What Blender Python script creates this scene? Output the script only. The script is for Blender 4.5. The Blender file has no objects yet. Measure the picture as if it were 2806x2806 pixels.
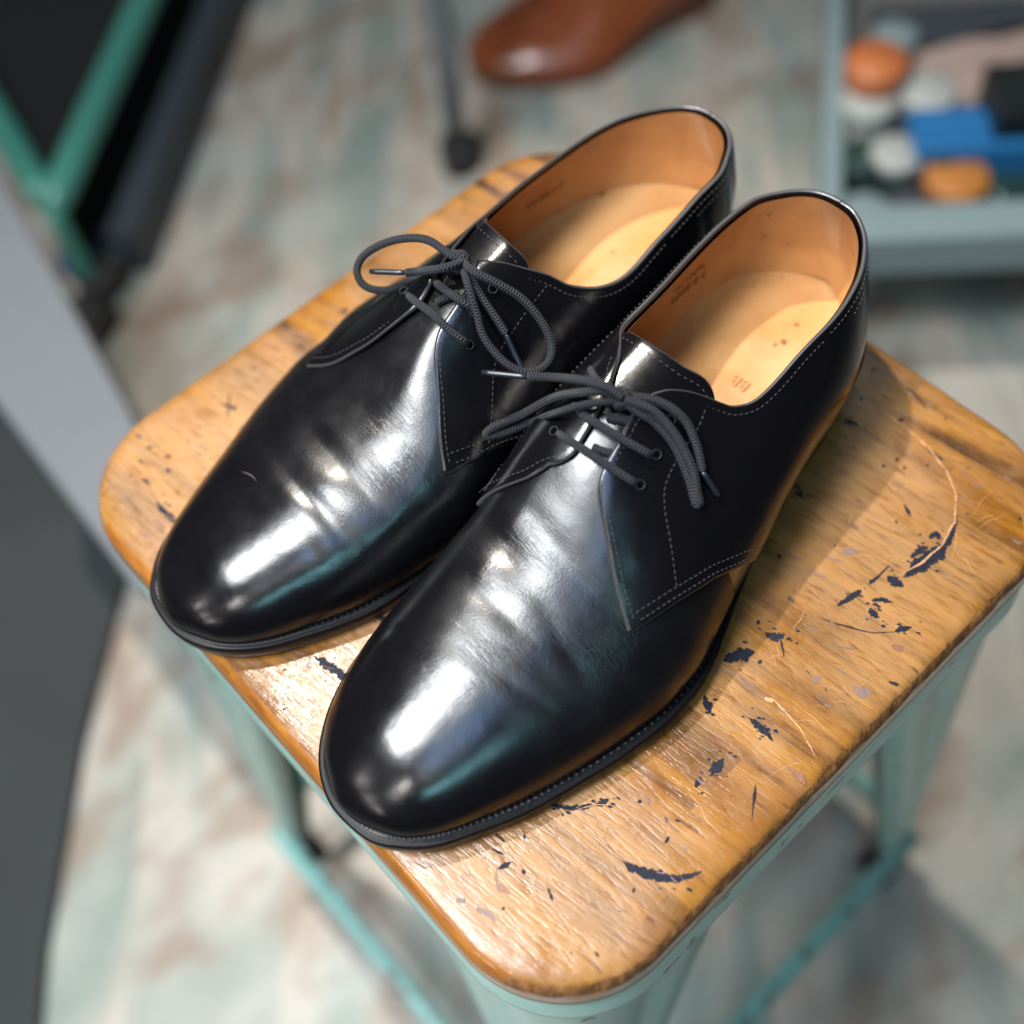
import numpy as np, math
PI=math.pi
def pchip(xs,ys):
    xs=np.array(xs,float);ys=np.array(ys,float);h=np.diff(xs);d=np.diff(ys)/h
    m=np.zeros(len(xs))
    for i in range(1,len(xs)-1):
        if d[i-1]*d[i]>0:
            w1=2*h[i]+h[i-1];w2=h[i]+2*h[i-1];m[i]=(w1+w2)/(w1/d[i-1]+w2/d[i])
    m[0]=d[0];m[-1]=d[-1]
    def f(x):
        x=np.clip(np.asarray(x,float),xs[0],xs[-1]);i=np.clip(np.searchsorted(xs,x,'right')-1,0,len(xs)-2)
        t=(x-xs[i])/h[i];t2=t*t;t3=t2*t
        return (2*t3-3*t2+1)*ys[i]+(t3-2*t2+t)*h[i]*m[i]+(-2*t3+3*t2)*ys[i+1]+(t3-t2)*h[i]*m[i+1]
    return f
def sm(a,b,x):
    t=np.clip((x-a)/(b-a),0,1);return t*t*(3-2*t)
XT,XH=-.1467,.138
def X_of(u,xt=XT,xh=XH): return xt+(xh-xt)*(1-np.cos(PI*np.asarray(u,float)))/2
def U_of(x,xt=XT,xh=XH): return np.arccos(np.clip(1-2*(np.asarray(x,float)-xt)/(xh-xt),-1,1))/PI
# welt / outsole outline (x, y) local, lateral = +y
LAT=[(-.149,0),(-.147,.015),(-.141,.024),(-.132,.032),(-.117,.039),(-.1,.0455),(-.082,.050),(-.063,.054),(-.043,.056),(-.03,.0555),(-.02,.0535),(-.006,.048),(.01,.041),(.028,.034),(.048,.0265),(.07,.0225),(.09,.019),(.11,.0125),(.128,.000),(.136,-.014),(.139,-.024)]
MED=[(-.149,0),(-.147,-.010),(-.143,-.018),(-.135,-.027),(-.12,-.037),(-.1,-.044),(-.08,-.047),(-.06,-.047),(-.04,-.044),(-.02,-.040),(0,-.039),(.03,-.043),(.06,-.050),(.09,-.056),(.11,-.055),(.128,-.045),(.136,-.035),(.139,-.024)]
def outline(pts,xt,xh): 
    return pchip([float(U_of(p[0],xt,xh)) for p in pts],[p[1] for p in pts])
WX=(-.149,.139)
wl=outline(LAT,*WX);wm=outline(MED,*WX)
# upper widths (max girth lines) given in own u
UL=[(-.1445,0),(-.142,.012),(-.136,.0215),(-.127,.029),(-.112,.036),(-.095,.042),(-.077,.0465),(-.058,.050),(-.04,.052),(-.025,.051),(-.012,.048),(.004,.0435),(.022,.039),(.042,.033),(.064,.0275),(.085,.023),(.105,.014),(.1195,.002),(.1315,-.011),(.138,-.024)]
UM=[(-.1445,0),(-.142,-.0095),(-.136,-.0195),(-.127,-.028),(-.112,-.036),(-.095,-.041),(-.077,-.0435),(-.058,-.045),(-.038,-.0465),(-.02,-.0485),(0,-.050),(.03,-.053),(.06,-.0565),(.088,-.058),(.108,-.056),(.121,-.048),(.1325,-.037),(.138,-.024)]
_g=lambda L,s:[((x-.0022*max(0.,1-(x+.1445)/.05)),y+s*.0016*min(1.,(x+.1445)/.008)*(1. if x<0 else max(0.,1-x/.05))) for x,y in L]
UL=_g(UL,1);UM=_g(UM,-1)
fl=outline(UL,XT,XH);fm=outline(UM,XT,XH)
Z0=pchip([-.149,-.12,-.09,-.02,0,.03,.06,.1,.141],[.0115,.0095,.0085,.0085,.0105,.0175,.026,.029,.029])
ZR=outline([(-.1467,.0125),(-.1448,.0165),(-.1402,.0215),(-.132,.0265),(-.122,.031),(-.11,.0345),(-.095,.0385),(-.08,.0420),(-.065,.0455),(-.05,.0500),(-.04,.0541),(-.03,.0599),(-.01,.0714),(.01,.0785),(.03,.0825),(.05,.088),(.08,.096),(.11,.104),(.138,.108)],XT,XH)
YR=outline([(-.1467,0),(-.12,-.002),(-.09,-.007),(-.06,-.015),(-.03,-.022),(0,-.026),(.03,-.027),(.06,-.025),(.1,-.0235),(.138,-.024)],XT,XH)
EX=pchip([-.15,-.1,-.05,-.01,.03,.06,.1,.141],[1.0,1.0,1.1,1.35,1.7,1.75,1.5,.95]) # cos exponent
EXM=pchip([-.15,-.1,-.05,-.01,.03,.06,.1,.141],[1.0,.95,.8,.75,.85,1.1,1.05,.85])
TUCK=pchip([-.145,-.1,-.03,.03,.06,.141],[.0005,.001,.002,.006,.005,.004])
def surf(u,ph,off=0.):
    """u 0 toe..1 heel, ph -pi/2.. : -pi/2=medial feather, 0=ridge, +pi/2=lateral feather"""
    u=np.asarray(u,float);ph=np.asarray(ph,float);u,ph=np.broadcast_arrays(u,ph)
    x=X_of(u);lat=ph>0;a=PI/2-np.abs(ph) # 0 feather, pi/2 ridge
    w=np.where(lat,fl(u),fm(u));yr=YR(u);z0=Z0(x);zr=ZR(u)
    c=np.cos(a);s=np.sin(a);e=np.where(lat,EX(x),EXM(x))
    e=1+(e-1)*(1-s**8)
    y=yr+(w-yr)*np.maximum(c,1e-9)**e
    zz=s**np.where(x<-.1,1.0,1.0)
    y=y-np.sign(ph)*TUCK(x)*np.maximum(0,1-s*3.0)**2*np.minimum(1,u*6)
    z=z0+(zr-z0)*zz
    # heel back curve
    k=sm(.80,1.0,u)
    hz=np.clip((z-.029)/.045,0,1.5)
    x=x-k*(.004*(1-sm(0,.35,hz))+.0115*np.maximum(0,hz-.25)**1.5)
    P=np.stack([x,y,z],-1)
    return P
def nrm(u,ph,e=1e-3):
    du=surf(np.minimum(u+e,1),ph)-surf(np.maximum(u-e,0),ph);dp=surf(u,ph+e)-surf(u,ph-e)
    n=np.cross(dp,du);n/=np.linalg.norm(n,axis=-1,keepdims=True)+1e-12
    return n
# placement
BF=pchip([-.16,-.149,-.095,-.05,-.01,.045,.09,.138,.15],[0,0,.001,.008,.019,.024,.022,.016,.015])
ML=pchip([-.16,-.08,-.045,-.02,.01,.045,.08,.138,.15],[0,0,.003,.010,.012,.015,.0145,.008,.007])
MW=pchip([-.16,-.12,-.09,-.062,-.03,0,.04,.08,.1],[0,0,.004,.010,.016,.016,.011,.003,0])
def place(P,side):
    P=np.asarray(P,float);x,y,z=P[...,0],P[...,1],P[...,2]
    if side=='near': tx,ty,s=0.,-.048,-1
    else:
        tx,ty,s=-.0025,.053,1
        m=np.clip((-.006-y)/.03,0,1)*(1-sm(.025,.062,z-Z0(x)))
        ml=np.clip((y+.014)/.04,0,1)*ML(x)
        y=y+BF(x)-m*MW(x)-ml
        tx=tx+.007*sm(0,.14,x)
    return np.stack([x+tx, ty+s*y, z],-1)

LACE_NEAR={'bar1':[[-0.0109,-0.0165,0.0663],[-0.0141,-0.0233,0.073],[-0.0136,-0.0332,0.0748],[-0.0117,-0.0438,0.0734],[-0.009,-0.0515,0.0702],[-0.0052,-0.0508,0.0621]],'bar2':[[-0.0014,-0.0167,0.0707],[-0.0053,-0.0245,0.0781],[-0.0046,-0.034,0.079],[-0.0021,-0.0436,0.0771],[0.0009,-0.049,0.0736],[0.0049,-0.0483,0.0653]],'under1':[[-0.0097,-0.0337,0.0726],[-0.0085,-0.0373,0.0725],[-0.006,-0.0413,0.0722]],'under2':[[0.0002,-0.0305,0.0768],[0.0021,-0.0338,0.0769],[0.0052,-0.0378,0.0767]],'top':[[0.0112,-0.0115,0.0759],[0.0065,-0.0186,0.0818],[0.0048,-0.0262,0.0839],[0.0054,-0.0322,0.0837]],'topr':[[0.0147,-0.0449,0.0723],[0.0119,-0.0423,0.0777],[0.0084,-0.0375,0.082],[0.0065,-0.0324,0.0827]],'loopL':[[0.0055,-0.0332,0.0848],[0.002,-0.0275,0.0866],[-0.0021,-0.0218,0.085],[-0.0055,-0.01,0.074],[-0.0131,-0.0006,0.062],[-0.0212,0.0047,0.058],[-0.0248,0.0062,0.0555],[-0.0239,0.0048,0.054],[-0.018,0.0011,0.055],[-0.0097,-0.0044,0.059],[-0.0108,-0.0163,0.0761],[-0.0048,-0.0244,0.0829],[0.0012,-0.0296,0.0839],[0.0054,-0.0327,0.0836]],'tagL':[[0.0044,-0.0337,0.0868],[0.0023,-0.0281,0.0901],[-0.0003,-0.0186,0.0872],[-0.0029,-0.0088,0.082],[-0.0083,-0.0008,0.08]],'aglL':[[-0.0083,-0.0008,0.08],[-0.0172,0.0135,0.078]],'loopR':[[0.005,-0.0342,0.0857],[0.008,-0.04,0.0848],[0.0104,-0.0444,0.0816],[0.0116,-0.0524,0.0749],[0.0103,-0.0612,0.0669],[0.0072,-0.0666,0.0612],[0.0064,-0.0687,0.0582],[0.0054,-0.0679,0.0582],[0.0082,-0.0616,0.064],[0.0102,-0.0525,0.0721],[0.009,-0.0449,0.0785],[0.0066,-0.04,0.082],[0.0049,-0.0345,0.0844]],'tagR':[[0.0072,-0.0331,0.084],[0.0121,-0.0388,0.0834],[0.0158,-0.0445,0.0807],[0.0182,-0.0503,0.0752],[0.0169,-0.0568,0.069],[0.0133,-0.0631,0.064]],'aglR':[[0.0133,-0.0631,0.064],[0.0138,-0.0707,0.056]]}
LACE_FAR={'bar1':[[-0.0058,0.072,0.0641],[-0.0109,0.0607,0.0741],[-0.0119,0.0467,0.0775],[-0.0119,0.0372,0.076],[-0.0096,0.0322,0.072],[-0.0058,0.0354,0.0639]],'bar2':[[0.0025,0.0635,0.0719],[-0.0022,0.0542,0.0795],[-0.0027,0.0465,0.0811],[-0.0021,0.0402,0.0807],[0.0002,0.038,0.0773],[0.0031,0.0403,0.07]],'under1':[[-0.0066,0.051,0.0755],[-0.0035,0.0493,0.0767],[0.0009,0.0464,0.0783]],'top':[[0.0156,0.0696,0.0728],[0.0156,0.0696,0.0728],[0.0087,0.0559,0.0849],[0.0081,0.0517,0.0858]],'loopL':[[0.0077,0.0504,0.0879],[0.006,0.0535,0.0884],[0.0056500000000000005,0.059300000000000005,0.0882],[0.0053,0.0651,0.088],[0.0036,0.0709,0.087],[-0.0008,0.0786,0.084],[-0.0062,0.0848,0.08],[-0.0117,0.0882,0.076],[-0.0155,0.0879,0.072],[-0.0169,0.0845,0.069],[-0.0157,0.0798,0.068],[-0.0118,0.075,0.068],[-0.0072,0.0714,0.07],[-0.0024,0.0668,0.074],[-0.0003,0.0571,0.0833],[0.0038,0.0529,0.0856],[0.0075,0.0509,0.0858]],'tagL':[[0.0065,0.0488,0.0889],[0.0001,0.0497,0.0901],[-0.0037,0.0564,0.0866],[-0.0053,0.0619,0.083],[-0.008,0.0653,0.082]],'aglL':[[-0.008,0.0653,0.082],[-0.0159,0.0771,0.08]],'loopR':[[0.007,0.0489,0.088],[0.0059,0.0434,0.0893],[0.0065,0.0386,0.0892],[0.0096,0.0323,0.0864],[0.0134,0.0265,0.0813],[0.0154,0.0204,0.0749],[0.0155,0.015,0.0687],[0.0132,0.0109,0.0652],[0.009,0.0086,0.0637],[0.0035,0.0088,0.0637],[-0.0009,0.0107,0.0656],[-0.0037,0.0157,0.0675],[-0.0046,0.0221,0.0705],[-0.0042,0.0281,0.0748],[-0.0018,0.0331,0.0799],[0.0001,0.0377,0.0847],[0.0032,0.0435,0.0864],[0.0068,0.0499,0.0858]],'tagR':[[0.0075,0.0488,0.0861],[0.0055,0.0442,0.0847],[0.0042,0.0368,0.0807],[0.0042,0.0307,0.0754],[0.0042,0.0254,0.07]],'aglR':[[0.0042,0.0254,0.07],[0.003,0.0199,0.0641],[0.002,0.0146,0.0599]]}
import bpy, bmesh, random
from mathutils import Vector, Matrix, noise as mnoise
random.seed(7); RNG=np.random.RandomState(5)
sc=bpy.context.scene; COL=sc.collection
# ---------------------------------------------------------------- materials
def mat(name):
    m=bpy.data.materials.new(name);m.use_nodes=True;nt=m.node_tree;nt.nodes.clear()
    o=nt.nodes.new('ShaderNodeOutputMaterial');b=nt.nodes.new('ShaderNodeBsdfPrincipled');nt.links.new(b.outputs[0],o.inputs[0])
    return m,nt,b
def N(nt,t,**k):
    n=nt.nodes.new(t)
    for a,v in k.items():
        if a.startswith('i_'): n.inputs[a[2:].replace('_',' ')].default_value=v
        else: setattr(n,a,v)
    return n
def L(nt,a,b): nt.links.new(a,b)
def objco(nt,scale=(1,1,1),rot=(0,0,0),loc=(0,0,0)):
    t=N(nt,'ShaderNodeTexCoord');m=N(nt,'ShaderNodeMapping');m.inputs['Scale'].default_value=scale;m.inputs['Rotation'].default_value=rot;m.inputs['Location'].default_value=loc
    L(nt,t.outputs['Object'],m.inputs['Vector']);return m.outputs[0]
def noise(nt,v,scale,detail=3,rough=.5,dist=0):
    n=N(nt,'ShaderNodeTexNoise');n.inputs['Scale'].default_value=scale;n.inputs['Detail'].default_value=detail;n.inputs['Roughness'].default_value=rough;n.inputs['Distortion'].default_value=dist
    L(nt,v,n.inputs['Vector']);return n.outputs['Fac']
def ramp(nt,f,stops,interp='LINEAR'):
    r=N(nt,'ShaderNodeValToRGB');r.color_ramp.interpolation=interp;e=r.color_ramp.elements
    while len(e)<len(stops): e.new(.5)
    for x,(p,c) in zip(e,stops): x.position=p;x.color=(c if len(c)==4 else tuple(c)+(1,)) if not isinstance(c,(int,float)) else (c,c,c,1)
    L(nt,f,r.inputs[0]);return r.outputs[0]
def mix(nt,f,a,b,mode='MIX'):
    m=N(nt,'ShaderNodeMix',data_type='RGBA',blend_type=mode)
    for i,v in ((0,f),(6,a),(7,b)):
        if hasattr(v,'is_output'): L(nt,v,m.inputs[i])
        else: m.inputs[i].default_value=v if i==0 else (tuple(v)+(1,))[:4]
    return m.outputs[2]
def math_(nt,op,a,b=0.,c=None):
    m=N(nt,'ShaderNodeMath',operation=op)
    for i,v in enumerate((a,b) if c is None else (a,b,c)):
        if hasattr(v,'is_output'): L(nt,v,m.inputs[i])
        else: m.inputs[i].default_value=v
    return m.outputs[0]
def bump(nt,h,strength,dist=.001,prev=None):
    b=N(nt,'ShaderNodeBump');b.inputs['Strength'].default_value=strength;b.inputs['Distance'].default_value=dist
    L(nt,h,b.inputs['Height'])
    if prev is not None: L(nt,prev,b.inputs['Normal'])
    return b.outputs[0]
def plain(name,col,rough=.5,metal=0.,coat=0.,bs=0.,bscale=200,cv=0.):
    m,nt,b=mat(name);b.inputs['Base Color'].default_value=tuple(col)+(1,);b.inputs['Roughness'].default_value=rough;b.inputs['Metallic'].default_value=metal;b.inputs['Coat Weight'].default_value=coat
    v=objco(nt)
    if bs: L(nt,bump(nt,noise(nt,v,bscale,4),bs,.001),b.inputs['Normal'])
    if cv:
        n=noise(nt,v,bscale*.15,4);L(nt,mix(nt,n,[c*(1-cv) for c in col],[min(1,c*(1+cv)) for c in col]),b.inputs['Base Color'])
    return m
def leather(name,vamp=False):
    m,nt,b=mat(name);v=objco(nt)
    n1=noise(nt,v,60,3);
    L(nt,mix(nt,n1,(.0018,.0018,.0026),(.0038,.0034,.0044)),b.inputs['Base Color'])
    b.inputs['Specular IOR Level'].default_value=.5
    sm_=noise(nt,v,26,6,.68)
    rgh=ramp(nt,sm_,[(.32,.14),(.68,.26)])
    if vamp:
        t0=N(nt,'ShaderNodeTexCoord');s0=N(nt,'ShaderNodeSeparateXYZ');L(nt,t0.outputs['Object'],s0.inputs[0])
        zz=ramp(nt,math_(nt,'ADD',math_(nt,'MULTIPLY',s0.outputs[0],8.),1.),[(.22,0.),(.36,1.)])
        rgh=mix(nt,zz,rgh,ramp(nt,noise(nt,v,70,3),[(.35,.25),(.65,.35)]))
    L(nt,rgh,b.inputs['Roughness'])
    b.inputs['Coat Weight'].default_value=.08;b.inputs['Coat Roughness'].default_value=.10
    g=noise(nt,v,1500,3,.6)
    nn=bump(nt,noise(nt,v,45,3,.5),.16,.0022)
    nn=bump(nt,g,.09,.0004,nn)
    if vamp:
        # fine transverse flex wrinkles over the ball of the foot, masked to the flex zone
        w=objco(nt,scale=(1050,95,300),rot=(0,0,.12))
        wn=noise(nt,w,1.0,5,.62,.9)
        wr=ramp(nt,wn,[(.36,0.),(.5,.55),(.56,1.)])
        sx=N(nt,'ShaderNodeSeparateXYZ');t=N(nt,'ShaderNodeTexCoord');L(nt,t.outputs['Object'],sx.inputs[0])
        x=sx.outputs[0]
        d=math_(nt,'ABSOLUTE',math_(nt,'ADD',x,.062));mk=ramp(nt,math_(nt,'MULTIPLY',d,20.),[(.35,1.),(.95,.0)])
        pm=ramp(nt,noise(nt,objco(nt,scale=(48,26,30)),1.0,3),[(.47,0.),(.62,1.)])
        h=math_(nt,'MULTIPLY',math_(nt,'MULTIPLY',wr,mk),pm)
        nn=bump(nt,h,.30,.0003,nn)
        g2=noise(nt,objco(nt,scale=(1500,1100,1300)),1.0,3,.6)
        nn=bump(nt,math_(nt,'MULTIPLY',g2,mk),.16,.0004,nn)
    L(nt,nn,b.inputs['Normal']);L(nt,nn,b.inputs['Coat Normal'])
    return m
M={}
M['leather']=leather('black_calf');M['vamp']=leather('black_calf_creased',True)
M['edge']=plain('edge_ink',(.003,.003,.004),.42,bs=.1,bscale=500);M['edge'].node_tree.nodes['Principled BSDF'].inputs['Specular IOR Level'].default_value=.16
M['soledark']=plain('dark_stained_sole_edge',(.014,.007,.005),.38,coat=.2,bs=.25,bscale=300,cv=.3)
M['heel']=plain('stacked_heel',(.020,.010,.007),.4,coat=.3,bs=.2,bscale=300,cv=.3)
M['thread']=plain('grey_thread',(.045,.045,.05),.75)
M['thread_black']=plain('black_thread',(.014,.014,.016),.5)
M['ink']=plain('stamp_ink',(.09,.04,.02),.8)
M['goldink']=plain('faded_stamp',(.40,.165,.045),.5)
M['hole']=plain('eyelet_hole',(.002,.002,.002),.9);M['hole'].node_tree.nodes['Principled BSDF'].inputs['Specular IOR Level'].default_value=0.
M['rimedge']=plain('cut_edge_highlight',(.045,.042,.042),.35,coat=.3,cv=.3)  # paler cut edge; its colour also stands in for the rim highlight
M['tanthread']=plain('tan_thread',(.62,.38,.16),.7)
def lining():
    m,nt,b=mat('tan_lining');v=objco(nt)
    c=ramp(nt,noise(nt,v,28,5,.6),[(.28,(.26,.105,.030)),(.5,(.41,.18,.058)),(.75,(.49,.235,.085))])
    sp=ramp(nt,noise(nt,v,130,4,.6),[(.29,1.),(.33,0.)]);c=mix(nt,math_(nt,'MULTIPLY',sp,.6),c,(.15,.05,.02))
    L(nt,c,b.inputs['Base Color']);b.inputs['Roughness'].default_value=.42;b.inputs['Coat Weight'].default_value=.15
    L(nt,bump(nt,noise(nt,v,900,3),.08,.0005),b.inputs['Normal']);return m
def insole():
    m,nt,b=mat('tan_insole');v=objco(nt)
    c=ramp(nt,noise(nt,v,22,6,.65),[(.25,(.33,.145,.045)),(.5,(.47,.235,.085)),(.8,(.54,.30,.13))])
    d=ramp(nt,noise(nt,v,75,5,.6),[(.30,.0),(.36,1.)])
    c=mix(nt,d,(.16,.055,.022),c)
    L(nt,c,b.inputs['Base Color']);L(nt,ramp(nt,noise(nt,v,40,4),[(.35,.14),(.6,.38)]),b.inputs['Roughness']);b.inputs['Coat Weight'].default_value=.5;b.inputs['Coat Roughness'].default_value=.15
    L(nt,bump(nt,noise(nt,v,120,4),.18,.001),b.inputs['Normal']);return m
M['lining']=lining();M['insole']=insole()
def lace_mat():
    m,nt,b=mat('braided_cotton')
    t=N(nt,'ShaderNodeUVMap');mp=N(nt,'ShaderNodeMapping');L(nt,t.outputs[0],mp.inputs[0])
    sx=N(nt,'ShaderNodeSeparateXYZ');L(nt,mp.outputs[0],sx.inputs[0])
    # u = metres along, v = 0..1 round; two counter-wound sets of strands
    a=math_(nt,'SINE',math_(nt,'ADD',math_(nt,'MULTIPLY',sx.outputs[0],6283/1.15),math_(nt,'MULTIPLY',sx.outputs[1],6.283*3)))
    c=math_(nt,'SINE',math_(nt,'SUBTRACT',math_(nt,'MULTIPLY',sx.outputs[0],6283/1.15),math_(nt,'MULTIPLY',sx.outputs[1],6.283*3)))
    h=math_(nt,'MAXIMUM',a,c)
    f=ramp(nt,math_(nt,'MULTIPLY_ADD',h,.5,.5),[(.45,(.004,.004,.006)),(.95,(.018,.019,.026))])
    L(nt,f,b.inputs['Base Color']);b.inputs['Roughness'].default_value=.6;b.inputs['Sheen Weight'].default_value=.05;b.inputs['Specular IOR Level'].default_value=.3
    L(nt,bump(nt,h,.9,.0003),b.inputs['Normal']);return m
M['lace']=lace_mat();M['aglet']=plain('aglet_plastic',(.008,.012,.02),.35,coat=.15)
def wood():
    m,nt,b=mat('worn_pine');v=objco(nt)
    sx=N(nt,'ShaderNodeSeparateXYZ');
    wob=noise(nt,objco(nt,scale=(3,1.2,1)),1.0,2)
    L(nt,v,sx.inputs[0])
    X=math_(nt,'ADD',sx.outputs[0],math_(nt,'MULTIPLY',sx.outputs[1],.13));Y=sx.outputs[1]
    st=math_(nt,'FLOOR',math_(nt,'MULTIPLY',math_(nt,'ADD',X,.5),1/.0265))
    wn=N(nt,'ShaderNodeTexWhiteNoise',noise_dimensions='1D');L(nt,st,wn.inputs['W'])
    yo=math_(nt,'FLOOR',math_(nt,'MULTIPLY',math_(nt,'ADD',Y,math_(nt,'MULTIPLY',wn.outputs['Value'],.3)),1/.17))
    wn2=N(nt,'ShaderNodeTexWhiteNoise',noise_dimensions='2D');cb=N(nt,'ShaderNodeCombineXYZ');L(nt,st,cb.inputs[0]);L(nt,yo,cb.inputs[1]);L(nt,cb.outputs[0],wn2.inputs['Vector'])
    tone=wn2.outputs['Value']
    # grain coordinates, shifted per stave
    cg=N(nt,'ShaderNodeCombineXYZ');L(nt,math_(nt,'MULTIPLY_ADD',X,75.,math_(nt,'MULTIPLY',tone,40.)),cg.inputs[0]);L(nt,math_(nt,'MULTIPLY',Y,7.),cg.inputs[1]);L(nt,math_(nt,'MULTIPLY',sx.outputs[2],60.),cg.inputs[2])
    g1=noise(nt,cg.outputs[0],1.0,4,.55,.8)
    cg2=N(nt,'ShaderNodeCombineXYZ');L(nt,math_(nt,'MULTIPLY',X,480.),cg2.inputs[0]);L(nt,math_(nt,'MULTIPLY',Y,80.),cg2.inputs[1]);L(nt,math_(nt,'MULTIPLY',sx.outputs[2],200.),cg2.inputs[2])
    g2=noise(nt,cg2.outputs[0],1.0,4,.6,.3)
    base=ramp(nt,g1,[(.34,(.028,.009,.002)),(.44,(.090,.031,.004)),(.53,(.190,.074,.009)),(.68,(.275,.120,.017))])
    base=mix(nt,math_(nt,'MULTIPLY',tone,.55),base,(.26,.107,.011))
    drt=ramp(nt,noise(nt,objco(nt,scale=(30,16,8),loc=(1,2,0)),1.0,6,.7),[(.48,0.),(.68,.8)])
    base=mix(nt,drt,base,(.20,.085,.035))
    # bare, rubbed patches: paler and pinker
    wear=ramp(nt,noise(nt,objco(nt,scale=(9,6,4),loc=(.3,.1,0)),1.0,6,.68),[(.40,0.),(.60,1.)])
    wf=math_(nt,'MULTIPLY',wear,ramp(nt,g2,[(.3,.25),(.55,.95)]))
    base=mix(nt,math_(nt,'MULTIPLY',wf,.62),base,(.34,.180,.066))
    # pores and nicks along the grain
    por=ramp(nt,g2,[(.33,1.),(.41,0.)])
    pz=ramp(nt,noise(nt,v,55,3),[(.4,.15),(.62,1.)])
    base=mix(nt,math_(nt,'MULTIPLY',math_(nt,'MULTIPLY',por,pz),.8),base,(.10,.04,.02))
    # dirt specks
    vo=N(nt,'ShaderNodeTexVoronoi',feature='F1');vo.inputs['Scale'].default_value=1.;L(nt,objco(nt,scale=(110,60,60)),vo.inputs['Vector'])
    rnd=N(nt,'ShaderNodeSeparateColor');L(nt,vo.outputs['Color'],rnd.inputs[0])
    sp=math_(nt,'MULTIPLY',math_(nt,'LESS_THAN',vo.outputs['Distance'],math_(nt,'MULTIPLY',rnd.outputs[1],.16)),math_(nt,'GREATER_THAN',rnd.outputs[0],.86))
    base=mix(nt,math_(nt,'MULTIPLY',sp,.85),base,(.05,.035,.04))
    # stave joints
    fr=math_(nt,'FRACT',math_(nt,'MULTIPLY',math_(nt,'ADD',X,.5),1/.0265))
    jt=math_(nt,'LESS_THAN',fr,.018)
    base=mix(nt,math_(nt,'MULTIPLY',jt,.5),base,(.22,.09,.03))
    L(nt,base,b.inputs['Base Color'])
    L(nt,ramp(nt,wf,[(0.,.2),(.5,.42)]),b.inputs['Roughness']);b.inputs['Coat Weight'].default_value=.15;b.inputs['Coat Roughness'].default_value=.15
    sc1=noise(nt,objco(nt,scale=(260,900,200),rot=(0,0,.6)),1.0,3,.7)
    scr=ramp(nt,sc1,[(.2,0.),(.32,1.)])
    h=math_(nt,'ADD',math_(nt,'MULTIPLY',ramp(nt,g2,[(.25,0.),(.55,1.)]),.8),math_(nt,'ADD',math_(nt,'MULTIPLY',wear,.25),math_(nt,'MULTIPLY',scr,.35)))
    n_=bump(nt,h,.34,.0006)
    n_=bump(nt,noise(nt,v,140,5,.6),.14,.001,n_)
    L(nt,n_,b.inputs['Normal']);L(nt,n_,b.inputs['Coat Normal'])
    return m
M['wood']=wood()
def woodedge():
    m,nt,b=mat('varnished_edge');v=objco(nt,scale=(60,60,500))
    c=ramp(nt,noise(nt,v,1.0,4),[(.3,(.17,.056,.010)),(.6,(.28,.105,.016)),(.8,(.35,.145,.030))])
    L(nt,c,b.inputs['Base Color']);b.inputs['Roughness'].default_value=.28;b.inputs['Coat Weight'].default_value=.5;b.inputs['Coat Roughness'].default_value=.1
    L(nt,bump(nt,noise(nt,objco(nt),180,4),.3,.0008),b.inputs['Normal']);return m
def woodchip():
    m,nt,b=mat('chipped_edge');v=objco(nt,scale=(260,260,160))
    c=ramp(nt,noise(nt,v,1.0,5,.6),[(.32,(.07,.026,.008)),(.5,(.15,.058,.014)),(.72,(.30,.13,.035))])
    L(nt,c,b.inputs['Base Color']);b.inputs['Roughness'].default_value=.6
    L(nt,bump(nt,noise(nt,v,1.2,5,.7),.9,.0015),b.inputs['Normal']);return m
def ply():
    m,nt,b=mat('ply_side');v=objco(nt,scale=(12,12,480))
    c=ramp(nt,noise(nt,v,1.0,3),[(.35,(.13,.065,.035)),(.65,(.26,.14,.075))])
    L(nt,c,b.inputs['Base Color']);b.inputs['Roughness'].default_value=.45;return m
M['wedge']=woodedge();M['chip']=woodchip();M['ply']=ply()
M['stain']=plain('dried_navy_polish',(.008,.009,.018),.65,bs=.5,bscale=400,cv=.3)
M['stainfaint']=plain('faded_stain',(.15,.09,.08),.55,bs=.3,bscale=400,cv=.3)
M['stainbrown']=plain('brown_stain',(.17,.065,.03),.5,bs=.3,bscale=400,cv=.3)
M['stainpale']=plain('pale_scratch',(.44,.22,.10),.5,cv=.1)
def mintm(name,col,chip):
    m,nt,b=mat(name);v=objco(nt)
    c=mix(nt,noise(nt,v,9,4),[k*.86 for k in col],[k*1.06 for k in col])
    ch=ramp(nt,noise(nt,v,75,5,.65),[(chip,0.),(chip+.02,1.)])
    gr=ramp(nt,noise(nt,v,22,5,.7),[(.5,0.),(.75,.5)])
    c=mix(nt,gr,c,(.24,.30,.26));c=mix(nt,ch,c,(.14,.095,.08));L(nt,c,b.inputs['Base Color']);b.inputs['Roughness'].default_value=.36;b.inputs['Coat Weight'].default_value=.2
    L(nt,bump(nt,math_(nt,'SUBTRACT',noise(nt,v,60,3),ch),.2,.0008),b.inputs['Normal']);return m
M['stain'].node_tree.nodes['Principled BSDF'].inputs['Specular IOR Level'].default_value=.2
M['mint']=mintm('mint_paint',(.30,.50,.44),.64)
M['mintbar']=mintm('worn_teal_paint',(.20,.44,.41),.57)
M['mintdeep']=plain('green_paint',(.05,.22,.17),.35,coat=.3,bs=.1,bscale=60,cv=.12)
M['rubber']=plain('black_rubber',(.012,.012,.013),.6)
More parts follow.
